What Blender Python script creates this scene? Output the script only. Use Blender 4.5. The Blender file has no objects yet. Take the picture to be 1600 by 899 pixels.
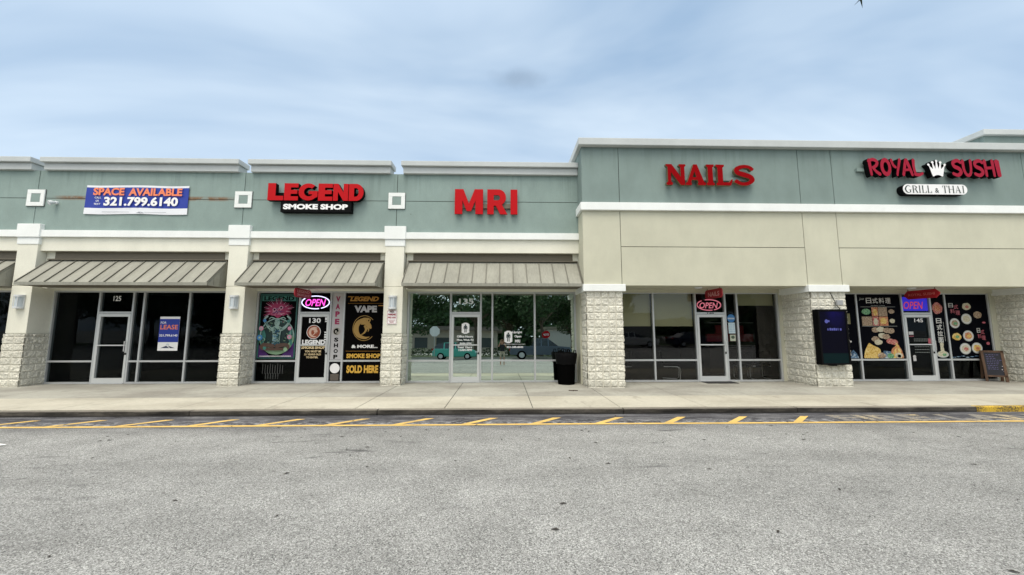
import bpy, bmesh, math, random
from mathutils import Vector, Matrix, noise
random.seed(7)
R = math.radians
SC = bpy.context.scene
COL = SC.collection

# ------------------------------------------------------------------ camera, sky, sun, exposure
cd = bpy.data.cameras.new('camera'); cam = bpy.data.objects.new('camera', cd); COL.objects.link(cam)
cam.location = (0, 0, 1.64); cam.rotation_euler = (R(90 + 6.28), 0, R(-1.463))
cd.sensor_width = 36; cd.lens = 590 / 1600 * 36; cd.clip_start = 0.02; cd.clip_end = 3000
SC.camera = cam
SUN_EL, SUN_AZ = 66, 197            # azimuth clockwise from +Y: behind the camera, a little to its left
sdir = Vector((math.sin(R(SUN_AZ)) * math.cos(R(SUN_EL)), math.cos(R(SUN_AZ)) * math.cos(R(SUN_EL)), math.sin(R(SUN_EL))))
sl = bpy.data.lights.new('sun', 'SUN'); sl.energy = 1.5; sl.angle = R(24); sl.color = (1, .93, .82)
so = bpy.data.objects.new('sun', sl); COL.objects.link(so); so.location = (0, -20, 40)
so.rotation_euler = sdir.to_track_quat('Z', 'Y').to_euler()
SC.view_settings.view_transform = 'Standard'; SC.view_settings.look = 'None'
SC.view_settings.exposure = 0.40; SC.view_settings.gamma = 1; SC.view_settings.use_curve_mapping = False

world = bpy.data.worlds.new('World'); SC.world = world; world.use_nodes = True
nt = world.node_tree; nt.nodes.clear()
def wn(t, **k):
    n = nt.nodes.new(t)
    for a, b in k.items(): setattr(n, a, b)
    return n
def wl(a, b): nt.links.new(a, b)
out = wn('ShaderNodeOutputWorld'); add = wn('ShaderNodeAddShader'); wl(add.outputs[0], out.inputs[0])
bg1 = wn('ShaderNodeBackground'); sky = wn('ShaderNodeTexSky', sky_type='NISHITA', sun_disc=False)
sky.sun_elevation = R(SUN_EL); sky.sun_rotation = R(SUN_AZ); sky.air_density = 1.0; sky.dust_density = 2.0
wl(sky.outputs[0], bg1.inputs[0]); bg1.inputs[1].default_value = 0.05 * .6; wl(bg1.outputs[0], add.inputs[0])
bg2 = wn('ShaderNodeBackground'); wl(bg2.outputs[0], add.inputs[1])
tc = wn('ShaderNodeTexCoord'); sep = wn('ShaderNodeSeparateXYZ'); wl(tc.outputs['Generated'], sep.inputs[0])
def wm(op, a, b=None, c=None):
    n = wn('ShaderNodeMath', operation=op)
    for i, v in enumerate((a, b, c)):
        if v is None: continue
        if isinstance(v, (int, float)): n.inputs[i].default_value = v
        else: wl(v, n.inputs[i])
    return n.outputs[0]
zz = wm('ADD', wm('MAXIMUM', sep.outputs[2], 0.0), 0.32)
cmb = wn('ShaderNodeCombineXYZ'); wl(wm('DIVIDE', sep.outputs[0], zz), cmb.inputs[0]); wl(wm('DIVIDE', sep.outputs[1], zz), cmb.inputs[1])
mp = wn('ShaderNodeMapping'); mp.inputs['Rotation'].default_value = (0, 0, R(28)); mp.inputs['Scale'].default_value = (.55, 1.35, 1)
mp.inputs['Location'].default_value = (1.3, .4, 0)
wl(cmb.outputs[0], mp.inputs[0])
n1 = wn('ShaderNodeTexNoise'); n1.inputs['Scale'].default_value = 1.15; n1.inputs['Detail'].default_value = 5; n1.inputs['Roughness'].default_value = .5
n1.inputs['Distortion'].default_value = .6
wl(mp.outputs[0], n1.inputs['Vector'])
bd = wn('ShaderNodeVectorMath', operation='DISTANCE'); wl(tc.outputs['Generated'], bd.inputs[0]); bd.inputs[1].default_value = Vector((-.06, .82, .55)).normalized()
cr = wn('ShaderNodeValToRGB'); wl(wm('ADD', n1.outputs[0], wm('MULTIPLY', wm('MAXIMUM', wm('SUBTRACT', .75, bd.outputs['Value']), -.15), .16)), cr.inputs[0])
cr.color_ramp.elements[0].position = .40; cr.color_ramp.elements[0].color = (.255, .36, .485, 1)
cr.color_ramp.elements[1].position = .64; cr.color_ramp.elements[1].color = (.53, .615, .685, 1)
# one small darker puff of scud
pd = Vector((.035, .815, .578)).normalized()
vs_ = wn('ShaderNodeVectorMath', operation='SUBTRACT'); wl(tc.outputs['Generated'], vs_.inputs[0]); vs_.inputs[1].default_value = pd
vm_ = wn('ShaderNodeVectorMath', operation='MULTIPLY'); wl(vs_.outputs[0], vm_.inputs[0]); vm_.inputs[1].default_value = (.75, 1.6, 1.9)
vd = wn('ShaderNodeVectorMath', operation='LENGTH'); wl(vm_.outputs[0], vd.inputs[0])
n2 = wn('ShaderNodeTexNoise'); n2.inputs['Scale'].default_value = 14; n2.inputs['Detail'].default_value = 4
wl(tc.outputs['Generated'], n2.inputs['Vector'])
pf = wm('ADD', vd.outputs['Value'], wm('MULTIPLY', wm('SUBTRACT', n2.outputs[0], .5), .07))
mr = wn('ShaderNodeMapRange'); wl(pf, mr.inputs[0]); mr.inputs[1].default_value = .005; mr.inputs[2].default_value = .055; mr.inputs[3].default_value = .78; mr.inputs[4].default_value = 1.0
mr.interpolation_type = 'SMOOTHSTEP'
# brighter cloud towards the hidden sun (behind the camera) and the zenith
dt = wn('ShaderNodeVectorMath', operation='DOT_PRODUCT'); wl(tc.outputs['Generated'], dt.inputs[0]); dt.inputs[1].default_value = sdir
gf = wm('POWER', wm('MAXIMUM', wm('SUBTRACT', dt.outputs['Value'], .30), 0.0), 1.25)
glow = wm('MULTIPLY_ADD', gf, 3.4, 1.0)
gmix = wn('ShaderNodeMix', data_type='RGBA'); wl(wm('MINIMUM', wm('MULTIPLY', gf, 2.6), 1.0), gmix.inputs[0]); wl(cr.outputs[0], gmix.inputs[6]); gmix.inputs[7].default_value = (.60, .575, .52, 1)
wl(gmix.outputs[2], bg2.inputs[0]); wl(wm('MULTIPLY', glow, mr.outputs[0]), bg2.inputs[1])

# ------------------------------------------------------------------ helpers
def tag(o, label=None, cat=None, group=None, kind=None):
    if label: o['label'] = label
    if cat: o['category'] = cat
    if group: o['group'] = group
    if kind: o['kind'] = kind
    return o
def thing(name, label, cat, loc=(0, 0, 0), group=None):
    o = bpy.data.objects.new(name, None); COL.objects.link(o); o.location = loc; o.empty_display_size = .2
    return tag(o, label, cat, group)
def wloc(o):
    v = Vector(o.location)
    while o.parent: o = o.parent; v = v + Vector(o.location)
    return v
class MB:
    """collects faces, then links them as one mesh object"""
    def __init__(s): s.v = []; s.f = []; s.m = []
    def add(s, verts, faces, mi=0):
        b = len(s.v); s.v += [tuple(v) for v in verts]
        for i, f in enumerate(faces):
            s.f.append(tuple(b + k for k in f)); s.m.append(mi if isinstance(mi, int) else mi[i])
        return s
    def box(s, x0, x1, y0, y1, z0, z1, mi=0):
        return s.add([(x0,y0,z0),(x1,y0,z0),(x1,y1,z0),(x0,y1,z0),(x0,y0,z1),(x1,y0,z1),(x1,y1,z1),(x0,y1,z1)],
                     [(0,3,2,1),(4,5,6,7),(0,1,5,4),(1,2,6,5),(2,3,7,6),(3,0,4,7)], mi)
    def quad(s, a, b, c, d, mi=0): return s.add([a, b, c, d], [(0, 1, 2, 3)], mi)
    def rect(s, x0, x1, z0, z1, y, mi=0): return s.quad((x0,y,z0),(x1,y,z0),(x1,y,z1),(x0,y,z1), mi)
    def ngon(s, pts, mi=0): return s.add(pts, [tuple(range(len(pts)))], mi)
    def disc(s, cx, cz, rx, rz, y, mi=0, n=28): return s.ngon([(cx+rx*math.cos(6.28319*k/n), y, cz+rz*math.sin(6.28319*k/n)) for k in range(n)], mi)
    def prism(s, pts, a, b, axis='x', mi=0):
        """pts: polygon in the two other axes, swept from a to b"""
        n = len(pts)
        def P(t, p): return {'x': (t, p[0], p[1]), 'y': (p[0], t, p[1]), 'z': (p[0], p[1], t)}[axis]
        s.add([P(a, p) for p in pts] + [P(b, p) for p in pts],
              [tuple(range(n)), tuple(range(2*n-1, n-1, -1))] + [(k, n+k, n+(k+1) % n, (k+1) % n) for k in range(n)], mi)
        return s
    def lathe(s, c, prof, n=24, mi=0, a0=0, a1=2*math.pi, cap=False):
        full = abs(a1-a0-2*math.pi) < 1e-6; k = n if full else n+1
        V = [(c[0]+r*math.cos(a0+(a1-a0)*i/n), c[1]+r*math.sin(a0+(a1-a0)*i/n), c[2]+z) for r, z in prof for i in range(k)]
        F = []
        for j in range(len(prof)-1):
            for i in range(n):
                i2 = (i+1) % k
                F.append((j*k+i, j*k+i2, (j+1)*k+i2, (j+1)*k+i))
        s.add(V, F, mi)
        return s
    def tube(s, pts, r, n=8, mi=0, closed=False):
        pts = [Vector(p) for p in pts]; rs = r if isinstance(r, (list, tuple)) else [r]*len(pts)
        rings = []
        for i, p in enumerate(pts):
            a = pts[max(i-1, 0)]; b = pts[min(i+1, len(pts)-1)]; d = (b-a).normalized()
            up = Vector((0,0,1)) if abs(d.z) < .95 else Vector((0,1,0))
            u = d.cross(up).normalized(); w = u.cross(d)
            rings.append([p + (u*math.cos(6.28319*k/n) + w*math.sin(6.28319*k/n))*rs[i] for k in range(n)])
        V = [v for q in rings for v in q]
        F = [(i*n+k, i*n+(k+1) % n, (i+1)*n+(k+1) % n, (i+1)*n+k) for i in range(len(pts)-1) for k in range(n)]
        F += [tuple(range(n-1, -1, -1)), tuple((len(pts)-1)*n+k for k in range(n))]
        s.add(V, F, mi); return s
    def mesh(s, me, M=None, mi=0, minmap=None):
        V = [tuple((M @ v.co) if M else v.co) for v in me.vertices]
        s.add(V, [tuple(p.vertices) for p in me.polygons], minmap([p for p in me.polygons]) if minmap else mi); return s
    def build(s, name, mats, parent=None, loc=None, bevel=0, smooth=False, fix=True):
        me = bpy.data.meshes.new(name)
        off = wloc(parent) if parent else (Vector(loc) if loc else Vector((0,0,0)))
        me.from_pydata([tuple(Vector(v)-off) for v in s.v], [], s.f)
        for m in (mats if isinstance(mats, (list, tuple)) else [mats]): me.materials.append(m)
        me.polygons.foreach_set('material_index', s.m)
        if fix:
            bm = bmesh.new(); bm.from_mesh(me); bmesh.ops.recalc_face_normals(bm, faces=bm.faces); bm.to_mesh(me); bm.free()
        if smooth: me.polygons.foreach_set('use_smooth', [True]*len(me.polygons))
        me.update()
        o = bpy.data.objects.new(name, me); COL.objects.link(o)
        if parent: o.parent = parent
        elif loc: o.location = loc
        if bevel:
            b = o.modifiers.new('bevel', 'BEVEL'); b.width = bevel; b.segments = 2; b.limit_method = 'ANGLE'; b.angle_limit = R(40)
        if smooth and not bevel:
            try: me.set_sharp_from_angle(angle=R(45))
            except Exception: pass
        return o
def copy_tree(o, parent=None, loc=None, label=None):
    c = o.copy(); COL.objects.link(c)
    if parent: c.parent = parent
    if loc: c.location = loc
    if label: c['label'] = label
    for ch in list(o.children): copy_tree(ch, c)
    return c

# ---- writing
def curve_mesh(c):
    o = bpy.data.objects.new('temporary', c)
    me = bpy.data.meshes.new_from_object(o); bpy.data.objects.remove(o); bpy.data.curves.remove(c); return me
def fit(mb, me, x0, x1, z0, z1, yf, yb, mf=0, ms=None, plane='xz', flip=False):
    vs = [v.co for v in me.vertices]
    a0 = min(v.x for v in vs); a1 = max(v.x for v in vs); b0 = min(v.y for v in vs); b1 = max(v.y for v in vs)
    c0 = min(v.z for v in vs); c1 = max(v.z for v in vs)
    V = []
    for v in vs:
        X = x0+(v.x-a0)/max(a1-a0, 1e-6)*(x1-x0); Z = z0+(v.y-b0)/max(b1-b0, 1e-6)*(z1-z0)
        t = (v.z-c0)/(c1-c0) if c1-c0 > 1e-5 else 1; Y = yb+(yf-yb)*t
        V.append((X, Y, Z) if plane == 'xz' else (Y, X, Z))
    F = [tuple(p.vertices) for p in me.polygons]
    m = []
    for p in me.polygons:
        front = c1-c0 <= 1e-5 or all(me.vertices[k].co.z > c1-1e-5 for k in p.vertices)
        m.append(mf if front or ms is None else ms)
    mb.add(V, F, m)
def text(mb, s, x0, x1, z0, z1, y, mi=0, bold=.02, shear=0, depth=0, ms=None, plane='xz'):
    c = bpy.data.curves.new('t', 'FONT'); c.body = s; c.size = 1; c.offset = bold; c.shear = shear; c.resolution_u = 3
    if depth: c.extrude = .05
    fit(mb, curve_mesh(c), x0, x1, z0, z1, y, y+depth, mi, ms, plane)
def shape(mb, polys, x0, x1, z0, z1, y, mi=0, depth=0, ms=None, box=None):
    """polys: closed outlines (holes are outlines inside outlines) in any units; fitted to the given box"""
    c = bpy.data.curves.new('t', 'CURVE'); c.dimensions = '2D'; c.fill_mode = 'BOTH' if depth else 'FRONT'
    if depth: c.extrude = .05
    for p in polys:
        sp = c.splines.new('POLY'); sp.points.add(len(p)-1)
        for q, w in zip(sp.points, p): q.co = (w[0], w[1], 0, 1)
        sp.use_cyclic_u = True
    fit(mb, curve_mesh(c), x0, x1, z0, z1, y, y+depth, mi, ms)
def arc(cx, cy, rx, ry, a0, a1, n=14): return [(cx+rx*math.cos(R(a0+(a1-a0)*k/n)), cy+ry*math.sin(R(a0+(a1-a0)*k/n))) for k in range(n+1)]
def smoothed(pts, ws, n=6):
    P = []; W = []
    for i in range(len(pts)-1):
        p0 = Vector(pts[max(i-1, 0)]); p1 = Vector(pts[i]); p2 = Vector(pts[i+1]); p3 = Vector(pts[min(i+2, len(pts)-1)])
        for k in range(n):
            t = k/n
            P.append(.5*((2*p1)+(-p0+p2)*t+(2*p0-5*p1+4*p2-p3)*t*t+(-p0+3*p1-3*p2+p3)*t**3)); W.append(ws[i]+(ws[i+1]-ws[i])*t)
    P.append(Vector(pts[-1])); W.append(ws[-1]); return P, W
def stroke(pts, ws, curved=True, ends=.35):
    """outline of a brush stroke along pts with widths ws"""
    if not isinstance(ws, (list, tuple)): ws = [ws]*len(pts)
    P, W = smoothed(pts, ws) if curved and len(pts) > 2 else ([Vector(p) for p in pts], list(ws))
    L = []; Rr = []
    for i, p in enumerate(P):
        d = (P[min(i+1, len(P)-1)]-P[max(i-1, 0)]).normalized(); n = Vector((-d.y, d.x))
        L.append(p+n*W[i]/2); Rr.append(p-n*W[i]/2)
    d0 = (P[1]-P[0]).normalized(); d1 = (P[-1]-P[-2]).normalized()
    cap1 = [P[-1]+d1*W[-1]*ends]; cap0 = [P[0]-d0*W[0]*ends]
    return [tuple(q) for q in L+cap1+Rr[::-1]+cap0]

# ------------------------------------------------------------------ materials
MATS = {}
def mat(name, col=(.5,.5,.5), rough=.7, metal=0, emit=None, est=0, spec=.4, n=None):
    """n: list of (scale, detail, dark multiplier, light multiplier, lo, hi) noise layers multiplied over the base colour; bump=(scale, strength)"""
    if name in MATS: return MATS[name]
    m = bpy.data.materials.new(name); m.use_nodes = True; MATS[name] = m
    b = m.node_tree.nodes['Principled BSDF']
    b.inputs['Base Color'].default_value = (*col, 1); b.inputs['Roughness'].default_value = rough; b.inputs['Metallic'].default_value = metal
    b.inputs['Specular IOR Level'].default_value = spec
    if emit: b.inputs['Emission Color'].default_value = (*emit, 1); b.inputs['Emission Strength'].default_value = est
    return m
class N:
    """short node wiring for one material"""
    def __init__(s, m): s.t = m.node_tree; s.b = s.t.nodes['Principled BSDF']; s.tc = s.new('ShaderNodeTexCoord'); s.geo = s.new('ShaderNodeNewGeometry'); s.pos = s.geo.outputs['Position']
    def new(s, t, **k):
        n = s.t.nodes.new(t)
        for a, b in k.items(): setattr(n, a, b)
        return n
    def ln(s, a, b): s.t.links.new(a, b)
    def setin(s, i, v):
        if isinstance(v, (int, float)): i.default_value = v
        elif isinstance(v, tuple): i.default_value = (*v, 1) if len(v) == 3 and i.type == 'RGBA' else v
        else: s.ln(v, i)
    def math(s, op, a, b=0, c=0, clamp=False):
        n = s.new('ShaderNodeMath', operation=op, use_clamp=clamp)
        for i, v in zip(n.inputs, (a, b, c)): s.setin(i, v)
        return n.outputs[0]
    def noise(s, scale, detail=3, rough=.55, stretch=None, dist=0):
        n = s.new('ShaderNodeTexNoise'); n.inputs['Scale'].default_value = scale; n.inputs['Detail'].default_value = detail; n.inputs['Roughness'].default_value = rough
        n.inputs['Distortion'].default_value = dist
        v = s.pos
        if stretch:
            mp = s.new('ShaderNodeMapping'); mp.inputs['Scale'].default_value = stretch; s.ln(v, mp.inputs[0]); v = mp.outputs[0]
        s.ln(v, n.inputs['Vector']); return n.outputs[0]
    def vor(s, scale, feature='F1', out='Distance', rnd=1):
        n = s.new('ShaderNodeTexVoronoi', feature=feature); n.inputs['Scale'].default_value = scale; n.inputs['Randomness'].default_value = rnd
        s.ln(s.pos, n.inputs['Vector']); return n.outputs[out]
    def ramp(s, v, stops):
        n = s.new('ShaderNodeValToRGB'); s.ln(v, n.inputs[0]); e = n.color_ramp.elements
        while len(e) < len(stops): e.new(.5)
        for x, (p, c) in zip(e, stops): x.position = p; x.color = (*c, 1) if isinstance(c, tuple) else (c, c, c, 1)
        return n.outputs[0]
    def mix(s, f, a, b, mode='MIX'):
        n = s.new('ShaderNodeMix', data_type='RGBA', blend_type=mode); s.setin(n.inputs[0], f); s.setin(n.inputs[6], a); s.setin(n.inputs[7], b); return n.outputs[2]
    def rng(s, v, a, b, c, d, smooth=True):
        n = s.new('ShaderNodeMapRange'); s.ln(v, n.inputs[0])
        for i, x in zip((1,2,3,4), (a,b,c,d)): n.inputs[i].default_value = x
        if smooth: n.interpolation_type = 'SMOOTHSTEP'
        return n.outputs[0]
    def xyz(s):
        n = s.new('ShaderNodeSeparateXYZ'); s.ln(s.pos, n.inputs[0]); return n.outputs
    def color(s, v): s.ln(v, s.b.inputs['Base Color'])
    def rough(s, v): s.setin(s.b.inputs['Roughness'], v)
    def bump(s, h, strength=.3, dist=.01):
        n = s.new('ShaderNodeBump'); n.inputs['Strength'].default_value = strength; n.inputs['Distance'].default_value = dist; s.ln(h, n.inputs['Height']); s.ln(n.outputs[0], s.b.inputs['Normal'])

def stucco(name, col, stain=None, var=.10):
    m = mat(name, col, .9, spec=.2); k = N(m)
    a = k.noise(.7, 5, .6); b = k.noise(2.2, 5, .65, (1, 1, .5)); g = k.noise(110, 3, .6)
    c = k.mix(1, tuple(col), k.ramp(a, [(.3, 1-var), (.7, 1+var*.6)]), 'MULTIPLY')
    c = k.mix(1, c, k.ramp(b, [(.35, 1-var*.55), (.65, 1.03)]), 'MULTIPLY')
    c = k.mix(1, c, k.ramp(g, [(.3, .90), (.7, 1.06)]), 'MULTIPLY')
    if stain and name == 'sage_stucco':      # rust run along the horizontal joint of the left wall
        x, y, z = k.xyz()
        w = k.math('MULTIPLY', k.rng(k.math('ABSOLUTE', k.math('SUBTRACT', x, -10.9)), 2.2, 2.95, 1, 0), k.rng(k.math('ABSOLUTE', k.math('SUBTRACT', z, 5.61)), .015, .10, 1, 0))
        w = k.math('MULTIPLY', w, k.rng(k.noise(3.5, 4, .65), .36, .58, .25, 1))
        c = k.mix(w, c, (.20, .125, .075))
        sp = k.math('MULTIPLY', k.rng(k.vor(1.9), .035, .05, 1, 0), k.rng(k.math('SUBTRACT', x, -3), 0, .2, 0, .7))
        sp = k.math('MULTIPLY', sp, k.rng(z, 5.0, 5.9, 1, 0))
        c = k.mix(sp, c, (.08, .1, .1))
    if stain:      # rain runs below the coping
        x, y, z = k.xyz(); dr = k.noise(6, 4, .6, (1, 1, .06)); top = 6.46 if name == 'sage_stucco' else 7.1
        c = k.mix(k.math('MULTIPLY', k.rng(dr, .5, .68, 0, .30), k.rng(z, top-1.1, top, 0, 1)), c, (.10, .135, .125))
    k.color(c); k.bump(g, .35, .004); return m
M_green = stucco('sage_stucco', (.252, .328, .308), True)
M_greenr = stucco('grey_sage_stucco', (.208, .270, .255), True)
M_cream = stucco('cream_stucco', (.53, .525, .42), var=.07)
M_pale = stucco('pale_cream_stucco', (.73, .725, .63), var=.06)
M_white = stucco('white_trim_paint', (.79, .82, .81), var=.05)
M_corn = stucco('grey_white_cornice', (.50, .53, .53), var=.06)
M_joint = mat('dark_joint', (.045, .055, .05), .9)
def block_mat():
    m = mat('split_face_block', (.60, .53, .40), .95, spec=.15); k = N(m)
    a = k.noise(1.3, 4); b = k.noise(26, 5, .65); c0 = k.mix(1, (.74, .725, .635), k.ramp(a, [(.3, .88), (.7, 1.07)]), 'MULTIPLY')
    c0 = k.mix(1, c0, k.ramp(b, [(.3, .66), (.6, 1.08)]), 'MULTIPLY')
    x, y, z = k.xyz()
    w = k.math('MULTIPLY', k.rng(z, 0, .22, .45, 0), k.rng(k.noise(6, 4), .35, .65, .2, 1))
    c0 = k.mix(w, c0, (.33, .31, .25))
    bx = k.new('ShaderNodeVectorMath', operation='SNAP'); k.ln(k.pos, bx.inputs[0]); bx.inputs[1].default_value = (.3, .5, .2); wn_ = k.new('ShaderNodeTexWhiteNoise'); k.ln(bx.outputs[0], wn_.inputs[0])
    c0 = k.mix(1, c0, k.ramp(wn_.outputs[0], [(0, .90), (1, 1.05)]), 'MULTIPLY')
    k.color(c0); k.bump(k.math('ADD', b, k.noise(60, 3)), .9, .02); return m
M_block = block_mat()
M_mortar = mat('mortar', (.57, .55, .475), .95, spec=.1)
def asphalt():
    m = mat('worn_asphalt', (.2,.2,.2), .93, spec=.2); k = N(m); x, y, z = k.xyz()
    v = k.vor(120, out='Color'); sv = k.new('ShaderNodeSeparateColor'); k.ln(v, sv.inputs[0]); r = sv.outputs[0]
    fine = k.noise(230, 2, .7)
    g = k.ramp(r, [(0, .10), (.30, .24), (.7, .34), (.93, .45), (1, .59)])
    g = k.mix(1, g, k.ramp(fine, [(.25, .55), (.75, 1.40)]), 'MULTIPLY')
    g = k.mix(1, g, k.ramp(k.noise(.34, 6, .65, (.30, 1.3, 1)), [(.3, .74), (.5, 1.0), (.7, 1.12)]), 'MULTIPLY')
    g = k.mix(1, g, k.ramp(k.noise(1.6, 4, .6), [(.3, .86), (.7, 1.09)]), 'MULTIPLY')
    g = k.mix(1, g, (.985, 1.0, .975), 'MULTIPLY')
    # oil and gum spots
    sp = k.math('MULTIPLY', k.rng(k.math('ADD', k.vor(1.15), k.math('MULTIPLY', k.noise(22, 3), .05)), .052, .066, 1, 0), k.rng(k.noise(.5, 2), .45, .55, 0, .9))
    g = k.mix(sp, g, (.028, .028, .03))
    wd = k.math('ADD', y, k.math('MULTIPLY', k.math('SUBTRACT', k.noise(.9, 4), .5), .7))
    dk = k.math('MULTIPLY', k.rng(wd, 6.5, 7.25, 0, .6), k.rng(k.noise(2.2, 5, .65, (.5, 1.6, 1)), .36, .62, .25, 1))
    g = k.mix(dk, g, (.075, .075, .08))
    sc_ = k.math('MULTIPLY', k.rng(k.noise(2.4, 5, .7, (.45, 2.2, 1), .5), .56, .70, 0, .8), k.rng(k.noise(.45, 2), .42, .58, .1, 1))
    g = k.mix(k.math('MULTIPLY', sc_, k.rng(y, 2.5, 6.5, .25, 1)), g, (.07, .07, .072))
    sp2 = k.rng(k.math('ADD', k.vor(2.6), k.math('MULTIPLY', k.noise(30, 3), .04)), .036, .046, .85, 0)
    g = k.mix(k.math('MULTIPLY', sp2, k.rng(k.noise(.8, 2), .5, .6, 0, 1)), g, (.03, .03, .03))
    k.color(g); k.bump(k.math('ADD', r, fine), .7, .008); return m
M_asph = asphalt()
def gutter():
    m = mat('gutter_asphalt', (.1,.1,.1), .95, spec=.2); k = N(m); x, y, z = k.xyz()
    a = k.noise(60, 3, .7); b = k.noise(3, 5, .6, (.5, 2, 1)); w = k.noise(9, 5, .7, (.7, 1.3, 1))
    g = k.ramp(b, [(.32, (.035, .035, .04)), (.5, (.075, .075, .083)), (.7, (.15, .15, .155))])
    g = k.mix(k.math('MULTIPLY', k.rng(w, .48, .60, 0, .85), k.rng(y, 7.25, 7.7, 1, .1)), g, (.34, .35, .36))
    g = k.mix(1, g, k.ramp(a, [(.3, .65), (.7, 1.25)]), 'MULTIPLY')
    k.color(g); k.bump(a, .6, .008); return m
M_gut = gutter()
def concrete(name, col, dirt, amt):
    m = mat(name, col, .88, spec=.2); k = N(m); x, y, z = k.xyz()
    a = k.noise(.6, 5, .6, (.8, 1.4, 1)); b = k.noise(9, 5, .65); c = k.noise(110, 3, .6)
    g = k.mix(k.math('MULTIPLY', k.rng(a, .35, .68, 0, 1), amt), tuple(col), dirt)
    g = k.mix(1, g, k.ramp(b, [(.3, .90), (.7, 1.07)]), 'MULTIPLY'); g = k.mix(1, g, k.ramp(c, [(.3, .9), (.7, 1.06)]), 'MULTIPLY')
    gr = k.math('MULTIPLY', k.rng(k.math('ADD', y, k.math('MULTIPLY', k.noise(1.3, 4), .5)), 11.9, 12.25, 0, .55), k.rng(k.noise(2.5, 4), .35, .6, .3, 1))
    g = k.mix(gr, g, (.09, .085, .075))
    st = k.math('MULTIPLY', k.rng(k.noise(1.1, 5, .7, (1.6, .5, 1)), .56, .70, 0, .5), amt)
    g = k.mix(st, g, (.16, .15, .125))
    sp = k.rng(k.math('ADD', k.vor(2.1), k.math('MULTIPLY', k.noise(30, 2), .03)), .03, .042, .6, 0)
    g = k.mix(sp, g, (.12, .11, .1))
    k.color(g); k.bump(c, .3, .004); return m
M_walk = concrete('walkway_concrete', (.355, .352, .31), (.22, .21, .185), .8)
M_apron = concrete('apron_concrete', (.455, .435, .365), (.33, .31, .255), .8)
def kerbm():
    m = mat('stained_kerb', (.2,.2,.2), .92, spec=.2); k = N(m); x, y, z = k.xyz()
    a = k.noise(2.4, 5, .65, (.5, 1, 2.5)); c = k.noise(70, 3)
    g = k.ramp(a, [(.34, (.018, .017, .015)), (.5, (.055, .05, .043)), (.74, (.17, .155, .13))])
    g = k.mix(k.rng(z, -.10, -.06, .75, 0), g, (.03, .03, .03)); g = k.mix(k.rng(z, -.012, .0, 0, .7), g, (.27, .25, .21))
    k.color(k.mix(1, g, k.ramp(c, [(.3, .8), (.7, 1.1)]), 'MULTIPLY')); k.bump(c, .4, .006); return m
M_kerb = kerbm()
def paint(name, col, wear, under=(.16,.16,.16)):
    m = mat(name, col, .8, spec=.25); k = N(m)
    a = k.noise(38, 4, .7); b = k.noise(2.2, 4, .6)
    w = k.rng(k.math('ADD', k.math('MULTIPLY', a, .6), k.math('MULTIPLY', b, .4)), wear-.07, wear+.07, 1, 0)
    g = k.mix(1, tuple(col), k.ramp(b, [(.3, .85), (.7, 1.08)]), 'MULTIPLY')
    k.color(k.mix(w, g, under)); k.bump(k.noise(170, 2), .4, .006); return m
M_yel = paint('yellow_road_paint', (.62, .42, .13), .40)
M_yelkerb = paint('yellow_kerb_paint', (.56, .37, .04), .50, (.06,.05,.04))
M_yelfade = paint('faded_road_paint', (.50, .40, .22), .555)
def awn():
    m = mat('bronze_roof_metal', (.3, .27, .21), .55, .0, spec=.25); k = N(m)
    a = k.noise(2.2, 5, .6, (1, .4, .4)); b = k.noise(22, 4, .65, (1, .25, .25))
    g = k.mix(1, (.268, .268, .228), k.ramp(a, [(.3, .86), (.7, 1.12)]), 'MULTIPLY'); g = k.mix(1, g, k.ramp(b, [(.35, .88), (.7, 1.06)]), 'MULTIPLY')
    k.color(g); return m
M_awn = awn(); M_awnd = mat('dark_bronze_trim', (.15, .135, .105), .6, spec=.15)
M_awns = mat('seam_bronze', (.125, .122, .10), .5)
M_alu = mat('clear_anodised_aluminium', (.50, .52, .53), .42, .35)
M_aluw = mat('bright_aluminium', (.60, .62, .62), .4, .3)
M_blk = mat('black_plastic', (.004, .004, .0045), .6, spec=.06); M_blkm = mat('matt_black', (.0025, .0025, .0025), .9, spec=.0)
M_chrome = mat('chrome', (.75, .75, .76), .28, .5)
M_red = mat('red_sign_acrylic', (.44, .003, .007), .5, spec=.12); M_redd = mat('dark_red_acrylic', (.31, .009, .03), .55, spec=.12)
M_redt = mat('red_trim_cap', (.16, .003, .006), .5, spec=.12)
M_nail = mat('deep_red_acrylic', (.235, .002, .004), .6, spec=.03)
M_gold = mat('olive_gold_return', (.13, .115, .06), .6)
M_vwhite = mat('white_vinyl', (.80, .80, .80), .5); M_vblack = mat('black_vinyl', (.0022, .002, .0022), .6, spec=.03)
M_vgold = mat('gold_vinyl', (.62, .36, .05), .5); M_vdgold = mat('dull_gold_vinyl', (.33, .20, .05), .5); M_vcream = mat('cream_vinyl', (.74, .58, .33), .5)
M_lamp = mat('lamp_housing_white', (.62, .65, .67), .45); M_lens = mat('frosted_lens', (.50, .56, .60), .3)
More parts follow.
